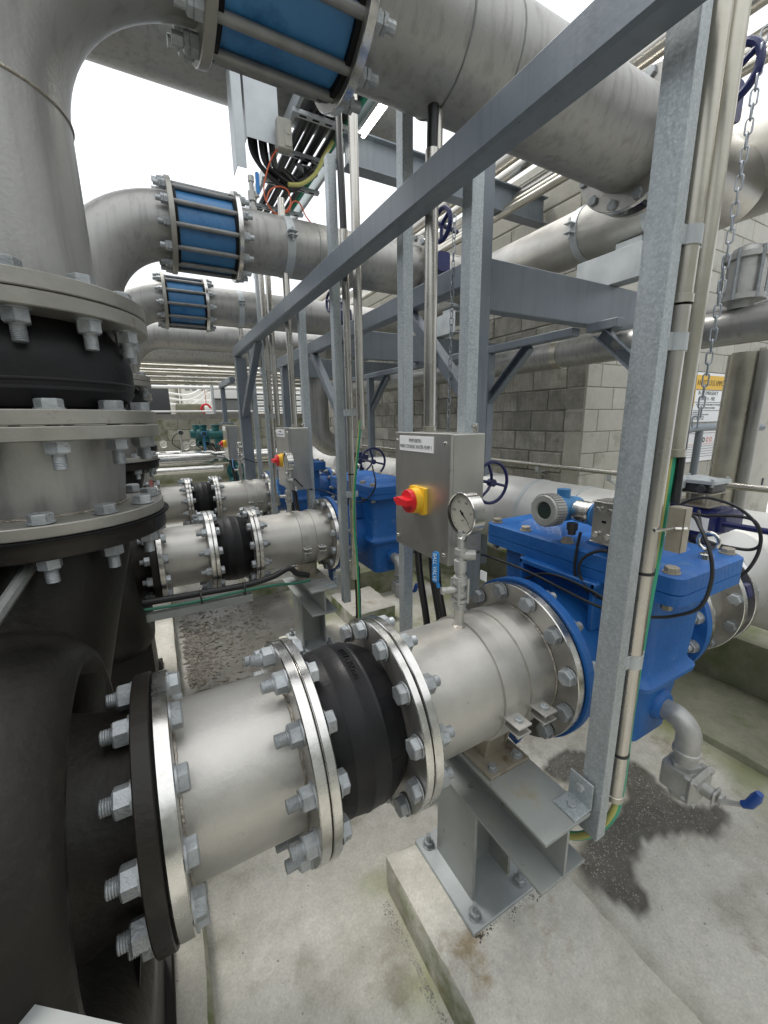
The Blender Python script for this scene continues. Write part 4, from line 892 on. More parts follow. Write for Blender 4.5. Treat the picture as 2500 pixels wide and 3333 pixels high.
# signs, door
def yface(name, label, cat, x0, x1, z0, z1, y, m, th=.004, **k): mb = MB(); mb.box((x0, y-th, z0), (x1, y, z1)); o = mb.build(name, m); return tag(o, label, cat)
ys_ = 2.44
sg = yface('hazard_sign', 'tall warning sign with yellow heading about anhydrous ammonia', 'sign', 4.95, 6.2, -.078, .455, ys_, 'plate')
def onsign(o, z0, z1, x0, x1, m, nm): mb = MB(); mb.box((x0, ys_-.0065, z0), (x1, ys_-.0045, z1)); return mb.build(nm, m, o)
onsign(sg, .276, .427, 4.95, 6.18, 'signyellow', 'yellow_band'); onsign(sg, .09, .27, 4.95, 5.265, 'signyellow', 'yellow_panel')
text('DANGER', .075, (5.08, ys_-.0065, .35), X, Z, 'ink', sg, .001, sx=.6); text('ANHYDROUS AMMONIA', .088, (5.27, ys_-.0065, .345), X, Z, 'ink', sg, .001, align='LEFT', sx=.72)
text('IN AN EMERGENCY', .056, (5.55, ys_-.0045, .235), X, Z, 'ink', sg, .001, sx=.9); text('DIAL 111 - FIRE', .056, (5.55, ys_-.0045, .175), X, Z, 'ink', sg, .001, sx=.9)
text('2YE', .075, (5.08, ys_-.0065, .215), X, Z, 'ink', sg, .001); text('5', .10, (5.215, ys_-.0065, .135), X, Z, 'ink', sg, .001)
for zz in (.268, .135, .045): onsign(sg, zz, zz+.005, 5.27, 6.18, 'ink', 'rule')
text('DO NOT SPRAY WATER DIRECTLY ON LIQUID', .027, (5.60, ys_-.0045, .11), X, Z, 'ink', sg, .001); text('AREA MUST BE CLEARED', .027, (5.60, ys_-.0045, .075), X, Z, 'ink', sg, .001)
for k in range(4): text(['GENERAL ENQUIRIES', 'SITE MANAGER AND FIRE WARDEN', 'STORE EMERGENCY PLAN', 'RESTRICTED ENTRY AREA'][k], .022, (5.27, ys_-.0045, .025-.024*k), X, Z, 'grey', sg, .001, align='LEFT')
s2 = yface('safety_notice', 'lower white safety notice with a row of round symbols', 'sign', 4.95, 6.10, -.53, -.15, ys_, 'plate')
for k, m in enumerate(('ink', 'ink', 'ink', 'pink', 'pink')):
    b = MB(); b.lathe((5.43+.085*k, ys_-.0045, -.285), -Y, [(0, .030), (.001, .030)], 24); bo_ = b.build('round_symbol', m, s2); b = MB(); b.lathe((5.43+.085*k, ys_-.0056, -.285), -Y, [(0, .014), (.0006, .014)], 12); b.build('symbol_centre', 'plate', bo_)
for zz in (-.18, -.21, -.335, -.36, -.39, -.42, -.45, -.48): onsign(s2, zz, zz+.005, 4.98, 6.0, 'grey' if zz != -.335 else 'pink', 'printed_line')
t = thing('door', 'cream door with hinges and grey frame at the right edge', 'door', (7.5, 2.4, -1.54)); b = MB(); b.box((6.75, 2.40, -1.5), (7.62, 2.44, .75), .004); b.build('door_leaf', 'cream', t)
b = MB(); b.box((6.68, 2.38, -1.54), (6.745, 2.445, .8), .003); b.box((6.745, 2.38, .755), (7.7, 2.445, .8), .003); b.build('door_frame', 'cream', t)
for z in (.35, -.3, -1.0): b = MB(); b.box((7.3, 2.385, z), (7.34, 2.40, z+.13), .003); b.build('hinge', 'darkgrey', t)
b = MB(); b.box((6.55, 1.9, -1.54), (6.68, 2.03, 1.2), .004); tag(b.build('dark_post', 'darkgrey'), 'dark blue grey steel post in front of the cream door', 'post')
b = MB(); b.tube(smooth([(4.6, 2.2, -.16), (4.9, 2.2, -.13), (5.6, 2.2, -.13), (6.4, 2.2, -.16)], 4), .04, 16); b.tube([(4.95, 2.2, -.15), (4.95, 2.2, -1.3)], .035, 14); tag(b.build('guard_rail', 'frame'), 'dark grey guard rail in front of the warning signs', 'guard rail')
b = MB(); b.box((6.3, 1.3, -1.1), (6.6, 1.5, -.75), .02); tag(b.build('red_box', 'red'), 'red box at the right edge beyond the white header', 'box')
for k in (1, 2):
    for c in kids(copies[(ov1.name, k)]):
        if c.name.startswith('chain_wheel'): c.location += V((-.20, -.42, 0))

# ================================================================== STEEL FRAME
t = thing('pipe_gantry', 'grey painted steel frame of beams, columns and braces carrying the pipes', 'steel frame', (1.4, 2.5, -1.54))
def beam(name, a, b, ch=.006, m='frame', par=t): mb = MB(); mb.box(a, b, ch); return mb.build(name, m, par)
beam('front_beam', (.735, -1.2, .600), (.802, 4.30, .692), .008)
beam('long_beam', (1.45, 1.79, .650), (1.53, 6.4, .764), .007)
beam('end_column', (.745, 4.235, -1.54), (.845, 4.33, .598))
for k, y in enumerate((1.688, 3.448, 5.21)):
    beam('column', (1.452, y, -1.54 if k > 1 else -1.30), (1.552, y+.10, 1.75 if k == 0 else .648)); beam('cross_beam', (1.555, y+.012, .534), (3.36, y+.088, .770), .004)
    bp = MB(); bp.box((1.40, y-.05, -1.30), (1.60, y+.15, -1.288), .002); bp.build('base_plate', 'frame', t)
beam('rear_beam', (2.30, 1.78, .482), (2.37, 6.4, .533), .004); beam('rear_beam', (2.30, 1.50, .482), (2.37, 1.69, .533), .004)
for y in (1.12, 2.5, 4.53): beam('rear_post', (2.30, y, -1.22), (2.37, y+.07, .480), .004)
def brace(a, b, w=.065, par=t, m='frame', name='brace'):
    a = V(a); b = V(b); d = (b-a); L = d.length; z = d.normalized(); x_ = X; y_ = z.cross(x_).normalized(); M4 = Matrix((x_, y_, z)).transposed().to_4x4(); M4.translation = a
    mb = MB(); mb.box((-w/2, -w/2, 0), (w/2, w/2, L), .004, M4); return mb.build(name, m, par)
brace((1.49, 2.36, .66), (1.49, 1.76, .10)); brace((1.49, 4.16, .66), (1.49, 3.50, .02)); brace((.785, 3.42, .615), (.79, 4.25, .06), .055)
def chan(a, b, w=.07):   # channel braces at the rear: web with two lips
    a = V(a); b = V(b); z = (b-a).normalized(); y_ = z.cross(X).normalized(); M4 = Matrix((X, y_, z)).transposed().to_4x4(); M4.translation = a; L = (b-a).length
    mb = MB(); mb.box((.02, -w/2, 0), (.026, w/2, L), 0, M4); mb.box((-.025, -w/2, 0), (.02, -w/2+.006, L), 0, M4); mb.box((-.025, w/2-.006, 0), (.02, w/2, L), 0, M4); mb.build('brace', 'frame', t)
chan((2.335, 2.14, .48), (2.335, 2.54, .12)); chan((2.335, 1.62, .48), (2.335, 1.16, .06)); chan((2.335, 4.14, .48), (2.335, 4.55, .12))
beam('end_rail', (.735, 4.62, .395), (.79, 5.46, .455)); beam('end_post', (.74, 5.34, -.02), (.79, 5.40, .393)); beam('end_plate', (.70, 5.20, -.028), (.83, 5.50, -.005), .002)
for y in (1.688, 3.448):
    c = MB(); c.box((2.50, y-.27, .772), (2.506, y+.25, .95), .001); c.box((2.506, y-.27, .942), (2.90, y+.25, .948)); c.box((2.506, y-.27, .772), (2.60, y+.25, .778)); c.box((2.62, y-.08, .950), (2.78, y+.08, 1.03), .003); cc = c.build('pipe_packer', 'galvplain', None)
    tag(cc, 'galvanised packer channel under the upper header, '+('rust stained, beside the tall strut' if y < 2 else 'seen behind the second bay'), 'bracket')

# ---- struts
def strut(label, y0, z0, z1, w=.041, x=.83, d=.041):
    mb = MB(); mb.prism([(0, 0), (0, w), (d, w), (d, w-.009), (d-.003, w-.009), (d-.003, w-.003), (.0025, w-.003), (.0025, .003), (d-.003, .003), (d-.003, .009), (d, .009), (d, 0)], (x, y0, z0), X, Y, (0, 0, z1-z0))
    mb.box((x-.0004, y0-.0004, z0), (x+.003, y0+w+.0004, z1), .0015)
    return tag(mb.build('strut_post', 'galv'), label, 'strut', 'galvanised struts behind the front beam')
strut('tall galvanised strut nearest the camera, bolted to the near pipe support', .455, -1.02, 2.2, .052, d=.031)
strut('galvanised strut holding the right side of the nearest control box', .992, -.46, .70)
strut('galvanised strut running behind the left side of the nearest control box to the floor', 1.352, -1.538, 1.02)
strut('galvanised strut bolted to the middle pipe support, beside a pair of conduits', 2.005, -1.02, 1.18)
strut('galvanised strut behind the right side of the second control box', 2.535, -.9, .71)
strut('galvanised strut by the farthest pipe support, near the brace', 3.555, -1.02, 1.2)
strut('thin far galvanised strut just left of the end column conduits', 4.03, -1.02, .70)
# ---- conduits with clamps
def conduit(label, x, y, z0, z1, r=.018, clamps=(), m='conduit', ties=(), grp='stainless conduits beside the struts'):
    t = thing('conduit', label, 'conduit', (x, y, z0), grp); mb = MB(); mb.lathe((x, y, z0), Z, [(0, r-.002), (0, r), (z1-z0, r), (z1-z0, r-.002)], 28, caps=False); mb.build('tube', m, t)
    fr = MB(); fr.lathe((x, y, z0-.001), Z, [(0, r+.0025), (.015, r+.0025), (.016, r)], 24, caps=False); fr.build('bush', 'dull', t)
    for z in clamps:
        c = MB(); c.lathe((x, y, z), Z, [(0, r), (0, r+.0025), (.032, r+.0025), (.032, r)], 28, caps=False); c.box((x-r-.012, y-.006, z), (x-r+.002, y+.006, z+.032), .001); c.box((x+r-.001, y-.009, z), (x+r+.012, y-.005, z+.032), .0008); c.build('conduit_clamp', 'galvplain', t)
    for z in ties:
        c = MB(); c.lathe((x, y, z), Z, [(0, r), (0, r+.002), (.006, r+.002), (.006, r)], 24, caps=False); c.box((x+r, y-.008, z-.002), (x+r+.012, y+.004, z+.008), .001); c.build('cable_tie', 'black', t)
    return t
conduit('lower stainless conduit strapped beside the tallest strut', .897, .463, -.93, .20, .0185, (-.56, .12), ties=(-.335, -.80))
conduit('upper dull conduit above the clamps beside the tallest strut', .897, .463, .205, 2.2, .0185, (.30,), m='dull')
conduit('dull conduit ending above the green earth cable, right of the tallest strut', .968, .472, -.085, 2.2, .0200, (), m='dull')
conduit('stainless conduit entering the top of the nearest control box', .823, 1.172, -.04, .78, .0205, ())
conduit('stainless conduit beside the second strut, with clamps', .878, 1.955, -.86, .86, .0185, (.02, -.40), ties=(-.28,))
conduit('shorter stainless conduit beside the second strut, ending at the yellow green cable', .905, 1.882, -.045, 1.9, .0205, ())
conduit('stainless conduit entering the top of the second control box', .825, 2.74, -.04, 1.3, .02, ())
conduit('stainless conduit left of the second control box', .84, 3.42, -.7, 1.3, .019, (.02,))
conduit('stainless conduit beside the farthest strut', .86, 3.30, -.04, 1.4, .02, ())
cb = MB(); cb.tube(smooth([(1.2, 2.7, 1.93), (.98, 2.2, 1.62), (.90, 2.02, 1.25), (.878, 1.957, .85), (.878, 1.955, .5)], 8), .0165, 14); tag(cb.build('power_cable', 'black'), 'thick black cable dropping from the cable ladder into the second conduit', 'cable')
cb = MB(); cb.tube(smooth([(1.25, 2.5, 1.93), (1.0, 1.6, 1.6), (.84, 1.20, 1.25), (.823, 1.172, .77), (.823, 1.172, .5)], 8), .017, 14); tag(cb.build('power_cable', 'black'), 'thick black cable dropping into the conduit over the nearest control box', 'cable')
# folded steel cover on the tall strut
t = thing('cable_cover', 'small folded steel cover clipped beside the tallest strut', 'cover', (.93, .43, -.275)); mb = MB()
mb.box((.936, .418, -.285), (.9385, .450, -.188), .0008); mb.box((.936, .418, -.285), (.962, .4205, -.188), .0008); mb.box((.9385, .4205, -.285), (.962, .450, -.2825)); mb.box((.9385, .4205, -.1905), (.962, .450, -.188)); mb.build('cover_plate', 'shoe', t)
u = MB(); u.tube([(.88, .445, -.232), (.90, .438, -.232), (.930, .432, -.231), (.945, .415, -.23)], .0035, 8); u.build('u_bolt', 'polished', t)
# green/yellow earth cable + black companion
def striped(label, pts, r, cat='cable'):
    P_ = smooth(pts, 8); mb = MB(); mb.tube(P_, r, 16); o = mb.build('earth_cable', 'green'); m2 = o.data; m2.materials.append(MT['yellow'])
    for p in m2.polygons:
        k = p.index % 16
        if k < 4: p.material_index = 1
    return tag(o, label, cat, 'green and yellow earth cables')
def green_wire(label, pts, r): mb = MB(); mb.tube(smooth(pts, 8), r, 12); tag(mb.build('earth_cable', 'darkgreen'), label, 'cable')
striped('thick green and yellow earth cable hanging out of the dull conduit by the tallest strut', [(.963, .474, .1), (.963, .474, -.08), (.958, .472, -.16), (.948, .468, -.27), (.932, .466, -.45), (.920, .464, -.70), (.905, .455, -.90), (.885, .458, -.98), (.865, .495, -1.06), (.855, .56, -1.12), (.85, .66, -1.13)], .0105)
striped('green and yellow earth cable hanging down the second pair of conduits', [(.905, 1.88, .1), (.89, 1.87, -.06), (.875, 1.88, -.2), (.865, 1.90, -.36), (.86, 1.905, -.55), (.87, 1.90, -.8), (.88, 1.92, -1.2), (.9, 2.0, -1.5)], .0072)
green_wire('green earth cable laid across the floor bracket in front of the middle pump', [(-.15, 2.11, -.862), (.05, 2.11, -.872), (.25, 2.12, -.872), (.45, 2.12, -.872), (.58, 2.13, -.89), (.68, 2.15, -.90)], .0075)
cb = MB(); cb.tube(smooth([(.974, .462, .1), (.974, .460, -.1), (.962, .452, -.185)], 5), .009, 10); tag(cb.build('black_cable', 'black'), 'black cable hanging beside the thick earth cable', 'cable')
cb = MB(); cb.tube(smooth([(.90, 1.97, -.8), (.90, 1.97, -1.1), (.89, 1.99, -1.5)], 5), .016, 12); tag(cb.build('black_cable', 'black'), 'black cable leaving the foot of the second conduit', 'cable')
t = thing('cable_bracket', 'slotted steel channel carrying cables across the gap at the middle pump', 'cable bracket', (.25, 2.13, -.87)); mb = MB()
mb.prism([(0, 0), (0, .036), (.036, .036), (.036, .031), (.004, .031), (.004, .004), (.036, .004), (.036, 0)], (-.2, 2.105, -.925), Y, Z, (.55, 0, -.006))
mb.build('channel', 'support', t); mb = MB(); mb.tube(smooth([(-.15, 2.14, -.838), (.1, 2.14, -.845), (.33, 2.14, -.848), (.47, 2.14, -.830), (.56, 2.14, -.800), (.61, 2.15, -.845), (.68, 2.17, -.875)], 6), .0165, 12); tag(mb.build('black_cable', 'black'), 'thick black cable beside the green one in front of the middle pump', 'cable')
mb = MB()
for x in (.10, .31): mb.lathe((x, 2.128, -.862), X, [(0, .036), (.006, .036)], 14, caps=False)
mb.build('cable_tie', 'black', t)
# ---- instrument cables round the near strainer
def wire(label, pts, r=.0042, m='black'): mb = MB(); mb.tube(smooth(pts, 8), r, 8); return tag(mb.build('instrument_cable', m), label, 'cable', 'thin black instrument cables')
wire('thin black cable sagging from the near gauge across the blue strainer to its right side', [(.69, .76, -.335), (.80, .93, -.40), (.95, .985, -.463), (.985, .86, -.478), (.985, .735, -.489), (.985, .63, -.497), (1.0, .55, -.50), (1.035, .50, -.492), (1.05, .46, -.475), (1.045, .41, -.43), (1.04, .395, -.36), (1.04, .405, -.30), (1.06, .44, -.25), (1.12, .49, -.24), (1.24, .60, -.30)])
wire('thin black cable dropping from the transmitter below the lid of the near strainer', [(1.04, .722, -.325), (1.035, .725, -.373), (1.03, .723, -.439), (1.03, .704, -.47), (1.03, .671, -.49), (1.03, .60, -.495)])
wire('thin black cable looping under the lid edge of the near strainer', [(1.035, .60, -.355), (1.03, .655, -.362), (1.025, .70, -.40), (1.025, .70, -.45), (1.02, .64, -.49)])
wire('thin black cable lying over the inlet flange of the near strainer', [(.99, .87, -.51), (1.0, .82, -.478), (1.0, .75, -.462), (1.01, .66, -.472), (1.01, .60, -.485)])
wire('coiled thin black cable looping over the gearbox behind the near strainer', [(1.62, .77, -.35), (1.6, .735, -.31), (1.6, .69, -.28), (1.6, .641, -.273), (1.6, .571, -.291), (1.6, .518, -.335), (1.6, .5, -.389), (1.6, .519, -.416), (1.6, .565, -.423), (1.6, .621, -.421), (1.62, .66, -.41), (1.7, .72, -.34)], .005)
wire('second loop of thin black cable hanging past the right corner of the near lid', [(1.6, .749, -.299), (1.6, .718, -.33), (1.6, .657, -.333), (1.6, .58, -.32), (1.6, .528, -.323), (1.6, .504, -.363), (1.6, .501, -.422), (1.6, .517, -.482), (1.6, .54, -.52)], .005)
wire('thin black cable from the second gauge to the middle strainer', [(.69, 2.36, -.335), (.80, 2.5, -.42), (.95, 2.55, -.463), (1.0, 2.3, -.489), (1.02, 2.1, -.46), (1.03, 1.98, -.36), (1.04, 2.03, -.25)])
wire('thin black cable from the farthest gauge', [(.69, 3.96, -.335), (.85, 4.05, -.39), (1.1, 4.05, -.38), (1.3, 3.9, -.35)])
# ---- transmitter on the near strainer
t = thing('pressure_transmitter', 'blue pressure transmitter with ribbed grey display ring above the near strainer lid', 'transmitter', (1.09, .78, -.378))
hc = V((1.045, .822, -.277)); ax2 = V((-.985, -.02, .05)).normalized()
h = MB(); h.lathe(hc, ax2, [(-.115, .0), (-.11, .034), (-.06, .040), (-.01, .041), (.02, .042)], 36, caps=False); h.cyl(hc-ax2*.04+Z*.03, hc-ax2*.04+Z*.062, .020, 20); h.build('housing', 'bluejoint', t)
rgm = MB(); n = 36; prof = []
for k in range(n):
    a = 2*PI*k/n; uu = Z*math.sin(a)+Z.cross(ax2)*math.cos(a); M4 = None
    p0 = hc+ax2*.004+uu*.0485; sd_ = ax2.cross(uu)
    rgm.add([p0-sd_*.0022-uu*.003, p0+sd_*.0022-uu*.003, p0+sd_*.0022+uu*.0025, p0-sd_*.0022+uu*.0025]+[q+ax2*.040 for q in (p0-sd_*.0022-uu*.003, p0+sd_*.0022-uu*.003, p0+sd_*.0022+uu*.0025, p0-sd_*.0022+uu*.0025)], [(0, 1, 2, 3), (4, 5, 6, 7), (0, 1, 5, 4), (1, 2, 6, 5), (2, 3, 7, 6), (3, 0, 4, 7)])
rgm.lathe(hc, ax2, [(.002, .036), (.004, .0475), (.046, .0475), (.050, .044), (.050, .028), (.043, .026)], 40, caps=False); rg = rgm.build('display_ring', 'castgrey', t)
gl = MB(); gl.lathe(hc, ax2, [(.0425, .0005), (.043, .027)], 32, caps=False); gl.build('display', 'glassy', t)
nk = MB(); e = V((1.085, .70, -.275)); nk.lathe((1.10, .785, -.28), -Y, [(0, .025), (.006, .034), (.05, .034), (.055, .03)], 28); nk.build('sensor_neck', 'polished', t)
nk = MB(); nk.lathe((1.10, .722, -.28), -Y, [(0, .037), (.006, .037)], 28); nk.build('blue_washer', 'handle', t)
gd = MB(); gd.lathe((1.06, .765, -.31), -Z, [(0, .016), (.02, .016), (.021, .012), (.035, .011)], 16); gd.build('cable_gland', 'dark', t)
mf = MB(); mf.box((1.055, .585, -.345), (1.060, .700, -.228), .001); mf.box((1.055, .56, -.350), (1.125, .705, -.345), .001); mf.box((1.045, .585, -.232), (1.115, .700, -.228), .001)
mf.box((1.062, .60, -.335), (1.11, .69, -.24), .004); mo = mf.build('manifold_bracket', 'brushed', t)
for y in (.680, .645, .607):
    for z in (-.252, -.322): b = MB(); b.lathe((1.055, y, z), -X, [(0, .0085), (.004, .0085)], 12); hexprof(b, (1.051, y, z), -X, .0095, .009, ref=(0, 1, .3)); b.build('manifold_bolt', 'polished', mo)
b = MB(); hexprof(b, (1.08, .65, -.228), Z, .011, .010); b.build('manifold_bolt', 'bolt', mo)
for y, z in ((.665, -.285), (.625, -.29)): b = MB(); b.prism(rrect(-.007, .007, -.0035, .0035, .003), (1.0548, y, z), Y, Z, (-.0003, 0, 0)); b.build('slot', 'gasket', mo)
# ---- switch box over the near gear operator
t = thing('switch_box', 'silver topped limit switch box standing on rods over the navy gear operator', 'switch box', (1.83, .787, -.338))
b = MB(); b.prism(rrect(-.075, .075, -.075, .075, .01), (1.83, .787, -.338), X, Y, (0, 0, .004)); b.prism(rrect(-.075, .075, -.075, .075, .01), (1.83, .787, -.29), X, Y, (0, 0, .004)); b.cyl((1.83, .787, -.334), (1.83, .787, -.25), .022, 16)
for dx in (-.06, .06):
    for dy in (-.06, .06): b.cyl((1.83+dx, .787+dy, -.334), (1.83+dx, .787+dy, -.290), .007, 8)
b.build('rod_bracket', 'shoe', t)
b = MB(); b.prism(rrect(-.062, .062, -.068, .068, .012), (1.83, .787, -.283), X, Y, (0, 0, .03)); b.cyl((1.77, .82, -.268), (1.72, .84, -.268), .014, 12); b.cyl((1.77, .75, -.268), (1.735, .74, -.268), .014, 12); b.build('switch_body', 'dark', t)
b = MB(); b.prism(rrect(-.07, .07, -.078, .078, .012), (1.83, .787, -.252), X, Y, (0, 0, .012)); b.lathe((1.83, .787, -.240), Z, [(0, .045), (.006, .042), (.012, .018), (.013, .001)], 28, caps=False)
for dx in (-.058, .058):
    for dy in (-.066, .066): b.cyl((1.83+dx, .787+dy, -.262), (1.83+dx, .787+dy, -.232), .006, 8)
b.box((1.74, .80, -.275), (1.76, .85, -.240), .003); b.build('switch_lid', 'galvplain', t)
# ---- chains
def chain(label, x, y, z1, z0, pitch=.036, drift=(0, 0), hook=0):
    t = thing('chain', label, 'chain', (x, y, z0), 'hanging chains'); L = pitch*.5+.0035; w_ = .0088; r = .0026
    pts = [V((w_*math.cos(a), 0, (L-w_)*(1 if math.sin(a) >= 0 else -1)+w_*math.sin(a))) for a in [2*PI*k/16 for k in range(16)]]
    m = MB(); m.tube(pts, r, 6, closed=True); o = m.build('link', 'chain', t); me = o.data
    for i, v in enumerate(me.vertices): v.co = V(m.v[i])
    bpy.data.objects.remove(o); n = int((z1-z0)/pitch)
    for k in range(n):
        f = k/max(1, n-1); z = z1-pitch*k; px = x+drift[0]*f; py = y+drift[1]*f; tilt = 0
        if hook and k > n-5: j = k-(n-5); py += hook*.02*j*j*.5; z += .008*j*j*.5; tilt = -hook*.22*j
        l = bpy.data.objects.new('link', me); COL.objects.link(l); l.parent = t; l.location = V((px, py, z))-absloc(t); l.rotation_euler = (tilt, 0, R(20 if k % 2 else 110)+random.uniform(-.3, .3))
    return t
chain('long chain hanging in front of the warning signs, nearest the camera', 1.655, .725, 1.05, -.19, .036, (0, .02), 1)
chain('chain in the gap between the nearest control box and its left strut', 1.45, 2.03, .98, -.30, .034, (0, -.03)); chain('short chain close beside the column above the nearest control box', 1.45, 1.865, .98, -.30, .034, (0, .02))

# ================================================================== CABLE LADDER AREA (upper middle)
t = thing('cable_ladder', 'galvanised cable ladder high overhead, running along the pump row', 'cable ladder', (1.2, 3.5, 1.9))
for x in (1.0, 1.42): b = MB(); b.box((x, 1.7, 1.90), (x+.006, 6.2, 1.98)); b.box((x, 1.7, 1.894), (x+.025, 6.2, 1.90)); b.build('side_rail', 'galvplain', t)
for y in (2.35, 2.89, 3.30, 3.72, 4.15, 4.7): 
    b = MB(); b.box((.98, y, 1.868), (1.46, y+.045, 1.893), .002); rg_ = b.build('rung', 'galvplain', t)
    for k in range(5): q = MB(); q.box((1.03+.085*k, y+.012, 1.866), (1.075+.085*k, y+.026, 1.8685)); q.build('slot', 'gasket', rg_)
for k, (x, r) in enumerate(((1.10, .03), (1.17, .028), (1.245, .03), (1.32, .022), (1.365, .02))):
    b = MB(); b.tube(smooth([(x, 1.2, 1.93), (x+.01, 2.6, 1.935), (x, 3.4, 1.93), (x, 6.2, 1.93)], 5), r, 12); tag(b.build('tray_cable', 'black' if k < 4 else 'green'), 'cable lying in the overhead cable ladder', 'cable', 'cables in the overhead ladder')
t = thing('cable_riser_box', 'open galvanised cable riser box hanging beside the overhead ladder', 'cable riser', (.76, 3.0, 1.56))
b = MB(); b.box((.640, 3.0, 1.545), (.644, 3.12, 2.7)); b.box((.644, 2.998, 1.545), (.70, 3.002, 2.7)); b.build('side_plate', 'galvplain', t)
b = MB(); b.box((.715, 3.0, 1.72), (.92, 3.004, 2.7)); b.box((.715, 3.004, 1.72), (.719, 3.12, 2.7)); b.build('front_plate', 'galvplain', t)
t = thing('junction_box', 'beige plastic junction box under the overhead cables', 'junction box', (.92, 2.95, 1.66)); b = MB(); b.box((.885, 2.91, 1.665), (.975, 2.97, 1.83), .006); b.box((.925, 2.904, 1.68), (.972, 2.912, 1.82), .003); b.lathe((.95, 2.904, 1.76), -Y, [(0, .018), (.003, .018)], 20); b.build('enclosure', 'cream', t)
rr_ = random.Random(3)
for k in range(11):
    a = k*.012; j = rr_.uniform(-.02, .02); y0 = 3.06+.015*(k % 4)
    P_ = [(.735+.017*k, y0, 1.95), (.742+.016*k, y0, 1.80), (.76+.017*k, y0+.02, 1.68-.006*k), (.86+.012*k, y0+.03, 1.585+j*.6+.006*k), (.98+.008*k, y0+.05, 1.548+j+.006*k), (1.09, y0+.08, 1.60+j+.005*k), (1.15+.01*k, y0+.14, 1.74+j), (1.18+.012*k, y0+.4, 1.90)]
    b = MB(); b.tube(smooth(P_, 6), .0105 if k % 3 else .013, 8); tag(b.build('hanging_cable', 'black'), 'black cable hanging in a loop from the riser box to the ladder', 'cable', 'black cables hanging in a loop overhead')
b = MB(); b.tube(smooth([(.976, 3.05, 1.540), (1.071, 3.05, 1.565), (1.172, 3.05, 1.65), (1.242, 3.05, 1.77), (1.33, 3.1, 1.90)], 6), .013, 10); tag(b.build('hanging_cable', 'yellow'), 'yellow sleeved cable among the black ones overhead', 'cable')
b = MB(); b.tube(smooth([(.885, 2.95, 1.67), (.856, 2.98, 1.63), (.827, 2.99, 1.566), (.798, 3.0, 1.467), (.806, 3.0, 1.388), (.859, 3.0, 1.329), (.92, 3.0, 1.345), (.968, 3.0, 1.409), (.951, 3.0, 1.482), (.885, 3.0, 1.487), (.833, 3.0, 1.45), (.806, 3.0, 1.388)], 7), .0045, 8); tag(b.build('instrument_cable', 'orange'), 'orange cable looping below the beige junction box', 'cable')
b = MB(); b.tube(smooth([(.89, 3.0, 1.335), (.95, 3.0, 1.36), (.984, 3.0, 1.419), (1.03, 3.0, 1.422), (1.072, 3.0, 1.351), (1.118, 2.95, 1.27), (1.12, 2.9, 1.215)], 7), .0045, 8); tag(b.build('instrument_cable', 'orange'), 'orange cable tail reaching down to the second overhead line', 'cable')
t = thing('strip_light', 'lit fluorescent strip light above the pipes', 'lamp', (1.49, 2.5, 1.9)); b = MB(); b.box((1.455, 1.3, 1.93), (1.525, 2.98, 1.975), .006); b.build('lamp_tray', 'white', t)
b = MB(); b.tube([(1.49, 1.33, 1.91), (1.49, 2.95, 1.91)], .022, 14); b.build('lamp_tube', 'lamp', t)
b = MB(); b.box((1.40, 3.05, 1.75), (3.4, 3.06, 1.95)); b.box((1.40, 3.0, 1.74), (3.4, 3.11, 1.75)); b.box((1.40, 3.0, 1.95), (3.4, 3.11, 1.96)); tag(b.build('girder', 'frame'), 'grey steel girder overhead, just behind the strip light', 'girder')
b = MB(); b.box((.3, 4.12, 1.72), (1.6, 4.17, 1.77), .003); tag(b.build('support_channel', 'galvplain'), 'thin galvanised channel behind the overhead cable loops', 'channel')
t = thing('vent_valve', 'small vent valve with blue lever on top of the second overhead line', 'vent valve', (.665, 2.776, 1.21)); b = MB(); b.lathe((.665, 2.776, 1.205), Z, [(0, .022), (.03, .022), (.031, .014), (.06, .014), (.061, .024), (.11, .024), (.111, .013), (.16, .013), (.161, .018), (.19, .018)], 14); b.cyl((.665, 2.776, 1.29), (.70, 2.75, 1.29), .008, 10); b.build('valve_body', 'castgrey', t)
b = MB(); b.prism(rrect(-.011, .011, 0, .11, .008), (.695, 2.75, 1.30), X, Z, (0, -.006, 0)); b.build('lever', 'handle', t)
# vertical clad pipe with a bend in the background
b = MB(); b.tube([V((1.95, 5.4, 1.0)), V((1.95, 5.4, -.1))]+[V((1.95+.24-.24*math.cos(R(a)), 5.4, -.1-.24*math.sin(R(a)))) for a in range(0, 91, 9)]+[V((2.4, 5.4, -.34))], .155, 40, caps=False); tag(b.build('drop_pipe', 'pipe_dirty', None, 60), 'wide upright pipe with a bend at its foot, behind the second control box', 'pipe')
# galvanised guard at the lower left corner
b = MB(); b.prism([(-.62, .78), (-.358, .59), (-.226, .494), (-.105, .402), (0, .322), (0, .05), (-.62, .05)], (0, 0, -.64), X, Y, (0, 0, .02)); tag(b.build('guard_plate', 'pvc'), 'galvanised guard plate just showing in the lower left corner', 'guard')

